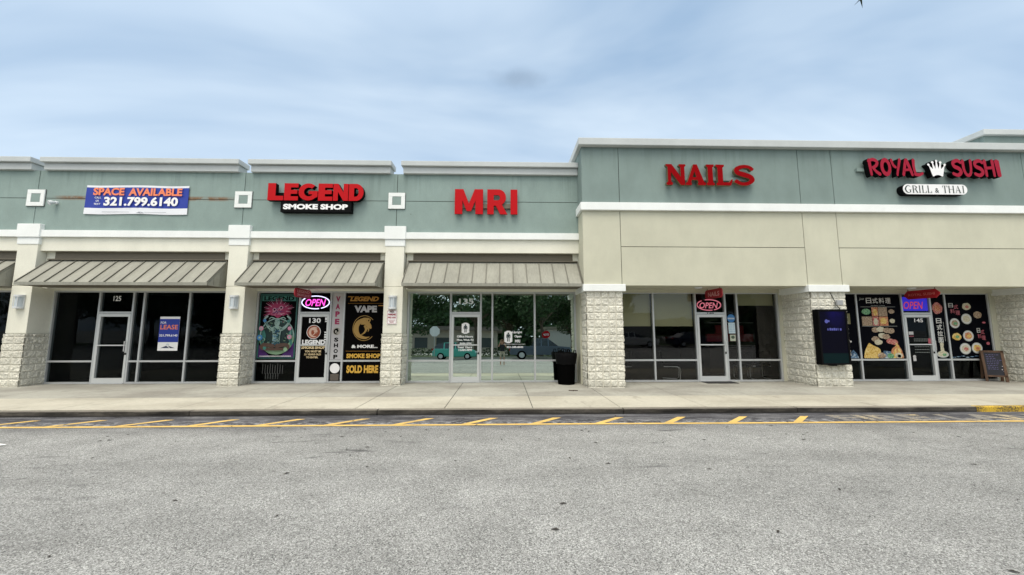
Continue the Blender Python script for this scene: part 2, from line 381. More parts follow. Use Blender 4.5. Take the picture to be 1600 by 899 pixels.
def glassmat(name, tint, refl, base, wav=0, gcol=(1,1,1)):
    m = bpy.data.materials.new(name); m.use_nodes = True; t = m.node_tree; t.nodes.clear()
    o = t.nodes.new('ShaderNodeOutputMaterial'); mx = t.nodes.new('ShaderNodeMixShader'); tr = t.nodes.new('ShaderNodeBsdfTransparent'); gl = t.nodes.new('ShaderNodeBsdfGlossy')
    tr.inputs[0].default_value = (*tint, 1); gl.inputs['Color'].default_value = (*gcol, 1); gl.inputs['Roughness'].default_value = 0.0
    fr = t.nodes.new('ShaderNodeFresnel'); fr.inputs[0].default_value = 1.5
    ma = t.nodes.new('ShaderNodeMath'); ma.operation = 'MULTIPLY_ADD'; t.links.new(fr.outputs[0], ma.inputs[0]); ma.inputs[1].default_value = refl; ma.inputs[2].default_value = base; ma.use_clamp = True
    if wav:
        ge = t.nodes.new('ShaderNodeNewGeometry'); n = t.nodes.new('ShaderNodeTexNoise'); n.inputs['Scale'].default_value = 1.1; n.inputs['Detail'].default_value = 1
        t.links.new(ge.outputs['Position'], n.inputs['Vector']); b = t.nodes.new('ShaderNodeBump'); b.inputs['Strength'].default_value = wav; b.inputs['Distance'].default_value = .02
        t.links.new(n.outputs[0], b.inputs['Height']); t.links.new(b.outputs[0], gl.inputs['Normal'])
    t.links.new(ma.outputs[0], mx.inputs[0]); t.links.new(tr.outputs[0], mx.inputs[1]); t.links.new(gl.outputs[0], mx.inputs[2]); t.links.new(mx.outputs[0], o.inputs[0])
    return m
M_glass = glassmat('dark_window_glass', (.42, .46, .47), .5, -.01, .05, (.85, .95, .98))
M_clear = glassmat('clear_window_glass', (.72, .74, .72), .8, .010, .05)
M_mirror = glassmat('reflective_film_glass', (.22, .28, .25), .5, .64, .05, (.86, 1.0, .92))
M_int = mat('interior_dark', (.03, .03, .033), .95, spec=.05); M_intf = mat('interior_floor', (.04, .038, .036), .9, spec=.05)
M_leaf = mat('oak_leaf', (.05, .085, .025), .6)
k = N(M_leaf); k.color(k.ramp(k.noise(.9, 3), [(.3, (.020, .046, .015)), (.55, (.038, .085, .025)), (.75, (.065, .125, .038))]))
M_bark = mat('bark', (.13, .10, .075), .95)

# ------------------------------------------------------------------ ground
ZR = -.11
g = MB(); g.quad((-400,-400,ZR),(400,-400,ZR),(400,7.18,ZR),(-400,7.18,ZR)); tag(g.build('parking_lot', M_asph), 'worn light grey asphalt of the parking lot', 'ground', kind='structure')
g = MB(); g.quad((-400,7.18,ZR),(400,7.18,ZR),(400,8.0,ZR),(-400,8.0,ZR)); tag(g.build('gutter_strip', M_gut), 'dark stained asphalt strip along the kerb', 'gutter', kind='structure')
g = MB(); g.quad((-400,8.0,ZR-.01),(400,8.0,ZR-.01),(400,400,ZR-.01),(-400,400,ZR-.01)); tag(g.build('ground', M_asph), 'ground under and behind the shops', 'ground', kind='structure')
wk = MB(); ap = MB()
xs = [-1.205 + 1.85*kk for kk in range(-19, 20)]
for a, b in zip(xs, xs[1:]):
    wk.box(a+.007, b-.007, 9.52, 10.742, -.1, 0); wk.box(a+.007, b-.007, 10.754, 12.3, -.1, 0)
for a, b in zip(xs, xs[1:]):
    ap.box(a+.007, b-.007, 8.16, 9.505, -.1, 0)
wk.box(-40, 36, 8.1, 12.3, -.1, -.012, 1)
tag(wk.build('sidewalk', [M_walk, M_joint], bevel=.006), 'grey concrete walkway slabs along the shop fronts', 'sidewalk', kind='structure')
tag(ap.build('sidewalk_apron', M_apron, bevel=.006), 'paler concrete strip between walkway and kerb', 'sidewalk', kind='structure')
kb = MB(); ks = [-32, -26.5, -22, -17.6, -12.9, -6.3, -2.55, 2.52, 6.2, 10.1]
for a, b in zip(ks, ks[1:]):
    dz = random.uniform(-.004, .004); dy = random.uniform(-.006, .006)
    kb.box(a+.006, b-.006, 8.0+dy, 8.15, -.3, 0+dz)
tag(kb.build('kerb', M_kerb, bevel=.018), 'stained concrete kerb along the walkway', 'kerb', kind='structure')
kb = MB(); kb.box(10.106, 13.4, 8.0, 8.15, -.3, 0); kb.box(13.41, 24, 8.0, 8.15, -.3, 0)
tag(kb.build('yellow_kerb', M_yelkerb, bevel=.018), 'kerb stretch painted yellow at the right', 'kerb', kind='structure')
ln = MB(); yy = 7.19; px = -40
pts = [(x, 7.19 + .012*noise.noise((x*.35, 0, 0))) for x in [-40+kk*.5 for kk in range(140)]]
for (x0, ya), (x1, yb) in zip(pts, pts[1:]): ln.quad((x0, ya-.048, ZR+.006), (x1, yb-.048, ZR+.006), (x1, yb+.048, ZR+.006), (x0, ya+.048, ZR+.006))
tag(ln.build('road_line', M_yel), 'yellow fire lane line along the kerb', 'road marking', kind='structure')
for kk in range(25):
    x = 5.60 - 1.252*kk; s = MB(); dx = .50; w = .17; j = random.uniform(-.03, .03)
    s.quad((x-w/2+j, 7.25, ZR+.004), (x+w/2+j, 7.25, ZR+.004), (x+w/2+dx, 7.71, ZR+.004), (x-w/2+dx, 7.71, ZR+.004))
    tag(s.build('road_marking', M_yel), 'short slanted yellow stripe painted between fire lane line and kerb', 'road marking', 'yellow slanted stripes by the kerb', 'structure')
ft = MB()
me = MB(); text(me, 'FIRE LANE', 6.6, 11.4, 0, 1, 0, bold=.03)
ft.add([(x, 7.30+.50*z, ZR+.004) for x, y, z in me.v], me.f)
tag(ft.build('road_lettering', M_yelfade), 'faded yellow words FIRE LANE on the gutter', 'road marking', kind='structure')

# ------------------------------------------------------------------ the two shop buildings
A = thing('shop_building', 'lower sage green shop row on the left with bronze awnings and LEGEND and MRI signs', 'building', (-6, 12, 0))
B = thing('shop_building', 'taller shop building on the right with plain cream wall above NAILS and sushi shop', 'building', (9, 12, 0))
Tw = thing('shop_building', 'sage roof corner of a farther building showing above the right cornice', 'building', (26, 18, 0))

def panels(mb, xs, zs, y, th, gap=.018, mi=0, back=1):
    for i in range(len(xs)-1):
        for j in range(len(zs)-1):
            mb.box(xs[i]+(gap/2 if i else 0), xs[i+1]-(gap/2 if i < len(xs)-2 else 0), y, y+th, zs[j]+(gap/2 if j else 0), zs[j+1]-(gap/2 if j < len(zs)-2 else 0), mi)
    mb.box(xs[0]+.01, xs[-1]-.01, y+.02, y+th-.002, zs[0]+.002, zs[-1]-.002, back)
WY = 11.45; RX = 2.36
w = MB(); panels(w, [-24, -20.3, -14.12, -7.95, -3.28, RX], [4.585, 5.59, 6.46], WY, .3); w.build('upper_wall', [M_green, M_joint], A)
w = MB(); w.box(-24, RX, WY+.002, WY+.3, 3.97, 4.38); w.build('beam', M_pale, A)
w = MB(); w.box(-24, RX, 11.375, WY+.3, 4.381, 4.584); w.build('trim_band', M_white, A, bevel=.006)
w = MB()
for a, b in [(-24, -20.5), (-20.5, -14.42), (-13.8, -8.24), (-7.65, -3.57), (-2.97, RX)]: w.box(a, b, 11.62, 11.90, 2.86, 3.969)
w.box(-24, RX, 11.90, 12.2, 2.82, 3.9); w.build('header_wall', M_pale, A)
w = MB(); w.box(-24, RX-.02, 11.76, 40, 6.1, 6.3); w.box(-24, RX-.02, 39.7, 40, -.1, 6.3); w.build('roof', M_corn, A)
for a, b in [(-24, -14.24), (-13.97, -8.07), (-7.80, -3.44), (-3.14, RX-.004)]:
    last = b > 2; first = a < -20
    w = MB(); w.box(a, b, 11.26, 11.78, 6.665, 6.82); w.box(a+(0 if first else .05), b-(0 if last else .05), 11.35, 11.75, 6.45, 6.66)
    w.box(a+.07, b-(0 if last else .07), WY+.004, 11.7, 6.40, 6.448); w.build('cornice', M_corn, A, bevel=.012)
def blocks(mb, o, u, W, H, bw, bh, relief=.02, half=True, seed=0, step=.0205):
    """split-face masonry on a vertical face: o origin, u unit vector along; rough faces between flush mortar joints"""
    o = Vector(o); u = Vector(u); n = Vector((u.y, -u.x, 0))
    pu = max(4, round(bw/step)); pv = max(4, round(bh/step)); du = bw/pu; dv = bh/pv
    nu = max(2, round(W/du)); nv = max(2, round(H/dv)); du = W/nu; dv = H/nv
    dep = {}
    for j in range(nv+1):
        for i in range(nu+1):
            row = min(j, nv-1)//pv; sh = (row % 2)*(pu//2) if half else 0
            ci = (i+sh) % pu; cj = j % pv
            ed = (ci in (0, 1) and 0 < i < nu) or (cj in (0, 1) and 0 < j < nv)
            col = (i+sh)//pu; tilt = .012*noise.noise((col*3.1+seed, row*2.7, 1.7))
            nz = noise.fractal((i*du*13+seed*7.1, j*dv*13, row*3.3+col*5.7+seed), .9, 2, 3)
            dep[i, j] = 0 if ed else max(.004, .010 + tilt + relief*(.5+.9*nz))
    V = [o+u*(i*du)+Vector((0,0,j*dv))+n*dep[i, j] for j in range(nv+1) for i in range(nu+1)]
    F = []; mi = []
    for j in range(nv):
        for i in range(nu):
            q = j*(nu+1)+i; F.append((q, q+1, q+nu+2, q+nu+1)); sh = ((j//pv) % 2)*(pu//2) if half else 0
            mi.append(1 if ((i+sh) % pu == 0 and i > 0) or (j % pv == 0 and j > 0) else 0)
    mb.add(V, F, mi)
def pier(x0, x1, yf, yb, H, parent, faces, bw, bh, relief=.02, half=True, name='block_base'):
    mb = MB(); mb.box(x0+.012, x1-.012, yf+.012, yb, 0, H)
    blocks(mb, (x0, yf, 0), (1, 0, 0), x1-x0, H, bw, bh, relief*1.1, half, x0)
    if 'r' in faces: blocks(mb, (x1, yf, 0), (0, 1, 0), yb-yf, H, .4 if bw < .28 else .3, bh, relief*1.1, True, x0+3)
    if 'l' in faces: blocks(mb, (x0, yb, 0), (0, -1, 0), yb-yf, H, .4 if bw < .28 else .3, bh, relief*1.1, True, x0+5)
    return mb.build(name, [M_block, M_mortar], parent, fix=False)
for x0, x1 in [(-20.6, -20.0), (-14.41, -13.80), (-8.24, -7.65), (-3.57, -2.98)]:
    p = MB(); p.box(x0+.012, x1-.012, 11.385, 12.05, 1.515, 2.895); p.box(x0+.012, x1-.012, 11.385, 11.64, 2.91, 4.16); p.box(x0+.02, x1-.02, 11.40, 12, 1.49, 3)
    sh = p.build('pier', M_pale, A, bevel=.01)
    pier(x0, x1, 11.37, 12.05, 1.50, sh, 'rl', .305, .2, .016, False)
    c = MB(); c.box(x0-.008, x1+.008, 11.368, 11.66, 4.15, 4.36); c.box(x0-.028, x1+.028, 11.335, 11.66, 4.36, 4.765); c.build('pier_cap', M_white, sh, bevel=.01)
for x in (-20.3, -14.12, -7.95, -3.28):
    m = MB(); y = 11.41
    for s0, s1 in [(.255, .135)]:
        m.box(x-s0, x+s0, y, WY-.001, 5.59+s1, 5.59+s0); m.box(x-s0, x+s0, y, WY-.001, 5.59-s0, 5.59-s1); m.box(x-s0, x-s1, y, WY-.001, 5.59-s1, 5.59+s1); m.box(x+s1, x+s0, y, WY-.001, 5.59-s1, 5.59+s1)
    f = m.build('medallion', M_white, A, bevel=.005)
    m = MB(); m.box(x-.128, x+.128, y+.004, WY-.002, 5.59-.128, 5.59+.128); m.build('medallion_centre', M_green, f)
    m = MB(); m.box(x-.266, x+.266, WY-.012, WY-.0005, 5.59-.266, 5.59+.266); m.build('medallion_edge', M_joint, f)
# awnings
def awning(x0, x1, parent, cap_left=True, cap_right=True):
    yt, zt, ye, ze = 11.60, 3.71, 10.84, 2.945
    m = MB(); t = .03
    m.prism([(yt, zt), (ye, ze), (ye, ze-t), (yt, zt-t)], x0, x1)
    m.box(x0, x1, ye-.012, ye+.0, ze-.075, ze+.012)
    roof = m.build('awning', M_awn, parent)
    n = max(2, round((x1-x0)/.405)); s = MB()
    for i in range(n+1):
        x = x0+(x1-x0)*i/n; x = min(max(x, x0+.012), x1-.012)
        s.prism([(yt, zt+.002), (ye-.01, ze+.002), (ye-.01, ze+.036), (yt, zt+.036)], x-.011, x+.011)
    s.build('roof_seam', M_awns, roof)
    for x, s0 in ((x0, 1), (x1, -1)):
        e = MB(); e.prism([(yt+.015, zt-t-.002), (ye+.02, ze-t-.002), (ye+.02, ze-.07), (yt+.015, ze-.07)], x+.004*s0, x+.02*s0)
        for q in (.3, .62): 
            yq = ye+(yt-ye)*q; e.box(x-.006*s0 if s0 > 0 else x, x if s0 > 0 else x+.006, yq, yq+.02, ze-.068, ze+(zt-ze)*q-t-.01)
        e.build('end_panel', M_awn, roof)
    u = MB(); u.box(x0+.02, x1-.02, ye+.02, 11.61, ze-.072, ze-.06); u.box(x0+.14, x1-.14, 11.595, 11.618, 3.74, 3.965); u.box(x0, x1, 11.52, 11.618, 3.712, 3.738)
    u.build('flashing', M_awnd, roof)
    return roof
for a, b in [(-19.9, -14.5), (-13.66, -8.36), (-7.60, -3.64), (-2.90, 2.33)]: awning(a, b, A)

# right building
PRY = 10.8; gx = [RX, 3.475, 8.98, 10.02, 16.07, 17.15, 24]
w = MB(); panels(w, gx, [5.36, 7.10], PRY, .3); w.box(RX, RX+.3, PRY+.31, 40, 5.36, 7.10); w.build('upper_wall', [M_greenr, M_joint], B)
w = MB()
for i in range(len(gx)-1):
    if i % 2: panels(w, [gx[i]+.009, gx[i+1]-.009], [2.9, 4.045, 5.125], PRY, .3)
    else: w.box(gx[i]+(.009 if i else 0), gx[i+1]-.009, PRY, PRY+.3, 2.9, 5.125)
w.box(RX+.02, 24, PRY+.02, PRY+.29, 2.91, 5.1, 1)
w.box(RX, RX+.3, PRY+.31, 12.3, 2.9, 5.125)
w.build('front_wall', [M_cream, M_joint], B)
w = MB(); w.box(RX-.07, 24, 10.71, 11.05, 5.126, 5.359); w.box(RX-.07, RX+.2, 11.05, 11.44, 5.126, 5.359); w.build('trim_band', M_white, B, bevel=.008)
w = MB(); w.box(RX-.11, 24, 10.64, 11.2, 7.10, 7.32); w.box(RX-.11, RX+.4, 11.2, 30, 7.10, 7.32); w.build('cornice', M_corn, B, bevel=.015)
w = MB(); w.box(RX+.3, 24, 11.1, 40, 6.6, 6.8); w.box(RX, 24, 39.7, 40, -.1, 7); w.build('roof', M_corn, B)
w = MB(); w.box(RX+.3, 24, 11.1, 12.3, 2.91, 3.0); w.box(RX+.3, 24, 11.9, 12.2, 2.80, 2.91); w.build('soffit', M_cream, B)
for x0, x1 in [(2.42, 3.465), (9.02, 10.055), (16.12, 17.15)]:
    p = pier(x0, x1, PRY+.01, 12.06, 2.72, B, 'rl', (x1-x0)/5, .2092, .017, False, 'pier')
    c = MB(); c.box(x0-.095, x1+.085, 10.71, 11.99, 2.722, 2.925); c.build('pier_cap', M_white, p, bevel=.012)
# farther taller building
w = MB(); w.box(19.55, 34, 14.1, 30, 6.8, 9.45); w.build('upper_wall', M_greenr, Tw)
w = MB(); w.box(19.42, 34, 13.97, 30, 9.452, 9.68); w.build('cornice', M_corn, Tw, bevel=.015)
w = MB(); w.box(24.1, 34, 14.2, 30, -.1, 6.79); w.build('lower_wall', M_cream, Tw)

# ------------------------------------------------------------------ storefronts
GY = 12.0; TOP = 2.80; MID = .665
def storefront(parent, edges, door, glass, tilt=0, nomid=(), y0=11.945, y1=12.055):
    """edges: mullion centre lines; door: index of the bay that holds the door"""
    f = MB(); w = .027; x0, x1 = edges[0], edges[-1]
    for e in edges: f.box(e-w, e+w, y0, y1, .0, TOP+.02)
    for i, (a, b) in enumerate(zip(edges, edges[1:])):
        a += w; b -= w
        f.box(a, b, y0+.004, y1, TOP-.03, TOP+.02)
        if i == door:
            f.box(a, b, y0+.004, y1, 2.115, 2.175)
        else:
            f.box(a, b, y0+.004, y1, 0, .05)
            f.box(a, b, y0+.004, y1, MID-.026, MID+.026)
    f.build('storefront_frame', M_alu, parent)
    def pane(a, b, z0, z1, par=parent, name='window_pane'):
        p = MB(); h = (z1-z0)/2*math.tan(tilt); p.quad((a, GY-h, z0), (b, GY-h, z0), (b, GY+h, z1), (a, GY+h, z1)) if not tilt else p.quad((a, GY-h, z0), (b, GY-h, z0), (b, GY+h, z1), (a, GY+h, z1))
        p.build(name, glass, par, fix=False)
    for i, (a, b) in enumerate(zip(edges, edges[1:])):
        a += w; b -= w
        if i == door:
            pane(a, b, 2.175, TOP-.03)
            d = MB(); s = .065; g0 = a+.006; g1 = b-.006
            d.box(g0, g0+s, y0-.006, y1-.02, .02, 2.105); d.box(g1-s, g1, y0-.006, y1-.02, .02, 2.105)
            d.box(g0+s, g1-s, y0-.005, y1-.021, 2.02, 2.105); d.box(g0+s, g1-s, y0-.005, y1-.021, .02, .165)
            dr = d.build('door', M_aluw, parent)
            pane(g0+s, g1-s, .165, 2.02, dr, 'door_pane')
            bar = MB(); bar.box(g0+s, g1-s, y0-.03, y0+.0, 1.13, 1.165); bar.build('push_bar', M_aluw, dr)
            h = MB(); hx = g1-s/2
            h.tube([(hx, y0-.006, 1.27), (hx, y0-.075, 1.27), (hx, y0-.075, .97), (hx, y0-.006, .97)], .013, 8); h.build('pull_handle', M_chrome, dr)
            l = MB(); l.box(hx-.022, hx+.022, y0-.016, y0-.005, .86, .92); l.build('lock', M_blk, dr)
            th = MB(); th.box(a, b, y0-.05, y1, .0, .016); th.build('threshold', M_alu, dr)
        else:
            pane(a, b, .05, MID-.026); pane(a, b, MID+.026, TOP-.03)
storefront(A, [-20.0, -18.2, -16.3, -14.43], 9, M_glass)
E125 = [-13.79, -12.42, -11.40, -11.08, -9.70, -8.27]; storefront(A, E125, 1, M_glass)
E130 = [-7.62, -6.33, -5.36, -4.95, -3.60]; storefront(A, E130, 1, M_glass)
EMRI = [-2.95, -1.625, -.68, -.315, 1.025, 2.31]; storefront(A, EMRI, 1, M_mirror, R(1.25))
ENAI = [3.49, 4.815, 6.185, 7.15, 7.54, 8.87]; storefront(B, ENAI, 2, M_clear)
ESUS = [10.08, 11.485, 12.99, 13.945, 14.445, 15.90]; storefront(B, ESUS, 2, M_glass)
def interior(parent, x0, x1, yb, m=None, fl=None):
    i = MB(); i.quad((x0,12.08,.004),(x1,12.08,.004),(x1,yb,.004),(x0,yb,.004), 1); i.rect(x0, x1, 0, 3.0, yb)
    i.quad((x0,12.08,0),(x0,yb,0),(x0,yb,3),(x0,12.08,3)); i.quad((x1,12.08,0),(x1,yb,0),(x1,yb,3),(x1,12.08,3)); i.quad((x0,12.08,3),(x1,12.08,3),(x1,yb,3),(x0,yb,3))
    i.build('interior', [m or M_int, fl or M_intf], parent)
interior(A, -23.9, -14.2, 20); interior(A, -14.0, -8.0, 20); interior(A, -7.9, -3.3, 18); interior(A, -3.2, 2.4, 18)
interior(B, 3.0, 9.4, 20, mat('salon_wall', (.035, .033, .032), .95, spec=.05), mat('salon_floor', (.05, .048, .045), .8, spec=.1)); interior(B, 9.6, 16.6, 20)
w = MB(); w.box(RX, 2.42, 11.46, 12.05, 0, 2.9); w.build('side_wall', M_cream, B)
for a, b, c in ((2.34, RX-.002, 2.85), (8.90, 9.02, 2.8), (15.93, 16.13, 2.8)):
    w = MB(); w.box(a, b, 11.93, 12.045, 0, c); w.build('jamb', M_cream, B)
for x in (5.95, 12.6):
    w = MB(); w.lathe((x, 11.25, 0), [(0, 2.862), (.09, 2.866), (.11, 2.885), (.11, 2.909)], 20); w.build('soffit_light', M_lamp, B, smooth=True)

# ------------------------------------------------------------------ big signs
def L_(w=.6): return [[(0,0),(w,0),(w,.26),(.3,.26),(.3,1),(0,1)]]
def E_(w=.62): return [[(0,0),(w,0),(w,.24),(.29,.24),(.29,.385),(w-.04,.385),(w-.04,.615),(.29,.615),(.29,.76),(w,.76),(w,1),(0,1)]]
N_ = [[(0,0),(.27,0),(.27,.52),(.58,0),(.85,0),(.85,1),(.58,1),(.58,.48),(.27,1),(0,1)]]
D_ = [[(0,0),(.4,0)]+arc(.4,.5,.42,.5,-90,90)+[(0,1)], [(.29,.25),(.4,.25)]+arc(.4,.5,.14,.25,-90,90)+[(.29,.75)]]
G_ = [arc(.5,.5,.5,.52,48,318,22)+[(.98,.2),(.98,.56),(.52,.56),(.52,.36),(.70,.36),(.70,.30)]+arc(.52,.5,.24,.27,-52,-312,18)]
M_ = [[(0,0),(.27,0),(.27,.55),(.42,.12),(.58,.12),(.73,.55),(.73,0),(1,0),(1,1),(.70,1),(.50,.42),(.30,1),(0,1)]]
R_ = [[(0,0),(.27,0),(.27,.34),(.36,.34),(.54,0),(.84,0),(.61,.39)]+arc(.47,.68,.31,.32,-52,90)+[(0,1)], [(.27,.56),(.44,.56)]+arc(.44,.665,.09,.105,-90,90)+[(.27,.77)]]
I_ = [[(0,0),(.27,0),(.27,1),(0,1)]]
def letters(root, spec, z0, z1, y, depth, mats, name='letter'):
    for polys, x0, x1, *zz in spec:
        m = MB(); a, b = zz if zz else (z0, z1); shape(m, polys, x0, x1, a, b, y, 0, depth, 1); m.build(name, mats, root)
s = thing('shop_sign', 'red block letters LEGEND above a black box reading SMOKE SHOP', 'sign', (-5.7, 11.45, 5.2))
letters(s, [(L_(), -7.11, -6.64), (E_(), -6.62, -6.20), (G_, -6.19, -5.62), (E_(), -5.60, -5.17), (N_, -5.15, -4.72+.02), (D_, -4.68, -4.235)], 5.51, 6.045, 11.23, .15, [M_red, M_blk])
m = MB(); m.box(-6.72, -4.60, 11.26, WY-.001, 5.16, 5.50); b = m.build('sign_box', M_blk, s, bevel=.01)
m = MB(); text(m, 'SMOKE SHOP', -6.64, -4.70, 5.24, 5.41, 11.257, bold=.055); m.build('lettering', M_vwhite, b)
m = MB(); m.box(-7.0, -4.4, 11.382, WY-.001, 5.62, 5.80); m.build('raceway', M_blk, s)
s = thing('shop_sign', 'bold red letters MRI mounted alone on the sage wall', 'sign', (-.5, 11.45, 5.15))
letters(s, [(M_, -1.475, -.605), (R_, -.475, .145), (I_, .245, .455)], 5.155, 5.945, 11.32, .05, [M_red, M_redt])
m = MB(); m.box(-1.35, .42, 11.375, WY-.001, 5.36, 5.50); m.build('raceway', M_awnd, s)
# NAILS: flared serif letters
def sN(): return [[(.03,0),(.31,0),(.34,.10),(.25,.15),(.25,.62),(.72,0),(.93,0),(.93,.86),(1.0,.93),(.97,1),(.66,1),(.64,.93),(.73,.86),(.73,.40),(.30,1),(0,1),(0,.93),(.09,.86),(.09,.15),(0,.10)]]
def sA(): return [[(0,0),(.30,0),(.31,.09),(.27,.13),(.31,.25),(.60,.25),(.64,.13),(.60,.09),(.62,0),(1,0),(1.02,.10),(.93,.15),(.60,1),(.42,1),(.09,.15),(0,.10)], [(.36,.38),(.55,.38),(.455,.66)]]
def sI(): return [[(0,0),(.46,0),(.47,.10),(.38,.15),(.38,.85),(.47,.92),(.46,1),(0,1),(-.01,.92),(.08,.85),(.08,.15),(-.01,.10)]]
def sL(): return [[(0,0),(.86,0),(.98,.28),(.92,.30),(.76,.15),(.40,.15),(.40,.85),(.50,.92),(.49,1),(0,1),(-.01,.92),(.09,.85),(.09,.15),(-.01,.10)]]
S_ = [stroke([(.84,.76),(.70,.90),(.45,.93),(.20,.82),(.20,.64),(.45,.53),(.72,.42),(.80,.25),(.62,.09),(.35,.07),(.10,.22)], [.17,.15,.16,.20,.22,.24,.22,.20,.16,.15,.19], ends=.15)]
s = thing('shop_sign', 'dark red serif letters NAILS on the right building', 'sign', (6.15, 10.8, 5.85))
letters(s, [(sN(), 4.83, 5.43), (sA(), 5.41, 6.02), (sI(), 6.04, 6.28), (sL(), 6.33, 6.83), (S_, 6.87, 7.49)], 5.87, 6.51, 10.62, .10, [M_nail, M_gold])
m = MB(); m.box(4.95, 7.35, 10.725, PRY-.001, 6.06, 6.16); m.build('raceway', M_greenr, s)
# ROYAL (crown) SUSHI: brush letters
def br(*strokes): return [stroke(p, w_, True, .3) for p, w_ in strokes]
BR = {'R': [[stroke([(.12,.97),(.14,.5),(.18,.02)], [.24,.21,.17])], [stroke([(.02,.86),(.4,.98),(.68,.82),(.55,.58),(.25,.46)], [.16,.2,.21,.2,.14])], [stroke([(.32,.46),(.55,.22),(.8,.06)], [.15,.19,.22])]],
      'O': [[arc(.45,.5,.45,.5,0,360,26)[:-1], arc(.46,.5,.20,.27,0,360,20)[:-1]]],
      'Y': [[stroke([(.06,.95),(.2,.62),(.42,.5)], [.24,.2,.16])], [stroke([(.82,.98),(.66,.6),(.52,.3),(.42,.02)], [.24,.2,.19,.17])]],
      'A': [[stroke([(.12,.02),(.28,.5),(.44,.96)], [.2,.2,.22])], [stroke([(.46,.98),(.64,.5),(.80,.02)], [.24,.22,.18])], [stroke([(.22,.34),(.66,.36)], [.15,.15])]],
      'L': [[stroke([(.2,.98),(.16,.55),(.22,.16)], [.25,.22,.2])], [stroke([(.14,.12),(.5,.08),(.85,.18)], [.2,.2,.14])]],
      'S': [[stroke([(.80,.80),(.55,.93),(.22,.82),(.25,.6),(.60,.45),(.72,.25),(.45,.08),(.08,.18)], [.18,.2,.22,.22,.24,.22,.2,.18])]],
      'U': [[stroke([(.12,.96),(.13,.4),(.32,.09),(.60,.15),(.72,.5),(.76,.98)], [.24,.21,.2,.19,.2,.23])]],
      'H': [[stroke([(.13,.98),(.14,.02)], [.24,.19])], [stroke([(.72,.98),(.74,.02)], [.24,.19])], [stroke([(.14,.50),(.72,.54)], [.17,.17])]],
      'I': [[stroke([(.12,.98),(.16,.02)], [.26,.2])]]}
def brush(root, ch, x0, x1, z0, z1, y, depth):
    m = MB(); q = [p for pc in BR[ch] for poly in pc for p in poly]
    ax0 = min(p[0] for p in q); ax1 = max(p[0] for p in q); az0 = min(p[1] for p in q); az1 = max(p[1] for p in q)
    for j, pc in enumerate(BR[ch]):
        o = pc[0]; bx0 = min(p[0] for p in o); bx1 = max(p[0] for p in o); bz0 = min(p[1] for p in o); bz1 = max(p[1] for p in o)
        X = lambda v: x0+(v-ax0)/(ax1-ax0)*(x1-x0); Z = lambda v: z0+(v-az0)/(az1-az0)*(z1-z0)
        shape(m, pc, X(bx0), X(bx1), Z(bz0), Z(bz1), y-.0025*j, 0, depth+.0025*j-.001*j, 1)
    # slight forward lean of the whole letter
    m.v = [(v[0]+(v[2]-z0)*-.04, v[1], v[2]) for v in m.v]
    m.build('letter', [M_redd, M_blk], root)
s = thing('shop_sign', 'crimson brush lettering ROYAL SUSHI with a white crown between the words', 'sign', (13, 10.8, 6.18))
for ch, a, b, dz in [('R', 10.95, 11.33, 0), ('O', 11.34, 11.67, 0), ('Y', 11.66, 12.0, 0), ('A', 11.98, 12.33, -.0), ('L', 12.33, 12.64, 0),
                     ('S', 13.53, 13.87, 0), ('U', 13.87, 14.20, 0), ('S', 14.21, 14.55, 0), ('H', 14.55, 14.88, 0), ('I', 14.90, 15.06, 0)]:
    brush(s, ch, a, b, 6.19, 6.76, 10.58, .15)
m = MB(); cp = [(.22,0)]+arc(.5,-.22,.30,.30,136,44,8)+[(.78,0),(.92,.60)]
def ball(x, z): return arc(x, z, .065, .062, 200, -20, 10)
cp += [(.96,.64)]+ball(.97,.72)[::-1][0:0]+[(1.02,.70),(.98,.78),(.90,.76),(.87,.70),(.90,.64),(.72,.44),(.74,.78),(.80,.84),(.76,.92),(.68,.92),(.64,.84),(.68,.78),(.58,.46),(.53,.88),(.57,.95),(.5,1.03),(.43,.95),(.47,.88),(.42,.46),(.32,.78),(.36,.84),(.32,.92),(.24,.92),(.20,.84),(.26,.78),(.28,.44),(.10,.64),(.13,.70),(.10,.76),(.02,.78),(-.02,.70),(.04,.64),(.08,.60)]
shape(m, [cp], 12.79, 13.38, 6.20, 6.735, 10.59, 0, .16, 1); m.build('crown_emblem', [M_vwhite, M_blk], s)
m = MB(); m.box(10.75, 15.0, 10.735, PRY-.001, 6.40, 6.50); m.build('raceway', M_greenr, s)
s = thing('shop_sign', 'white rounded lightbox reading GRILL & THAI', 'sign', (13, 10.8, 5.65))
m = MB(); pill = arc(.155,.155,.155,.155,90,270,14)+arc(1.84,.155,.155,.155,-90,90,14)
shape(m, [pill], 11.975, 13.965, 5.65, 5.962, 10.61, 0, .185, 1); b = m.build('sign_box', [M_vwhite, M_blk], s)
M_serif = mat('dark_green_vinyl', (.02, .035, .03), .5)
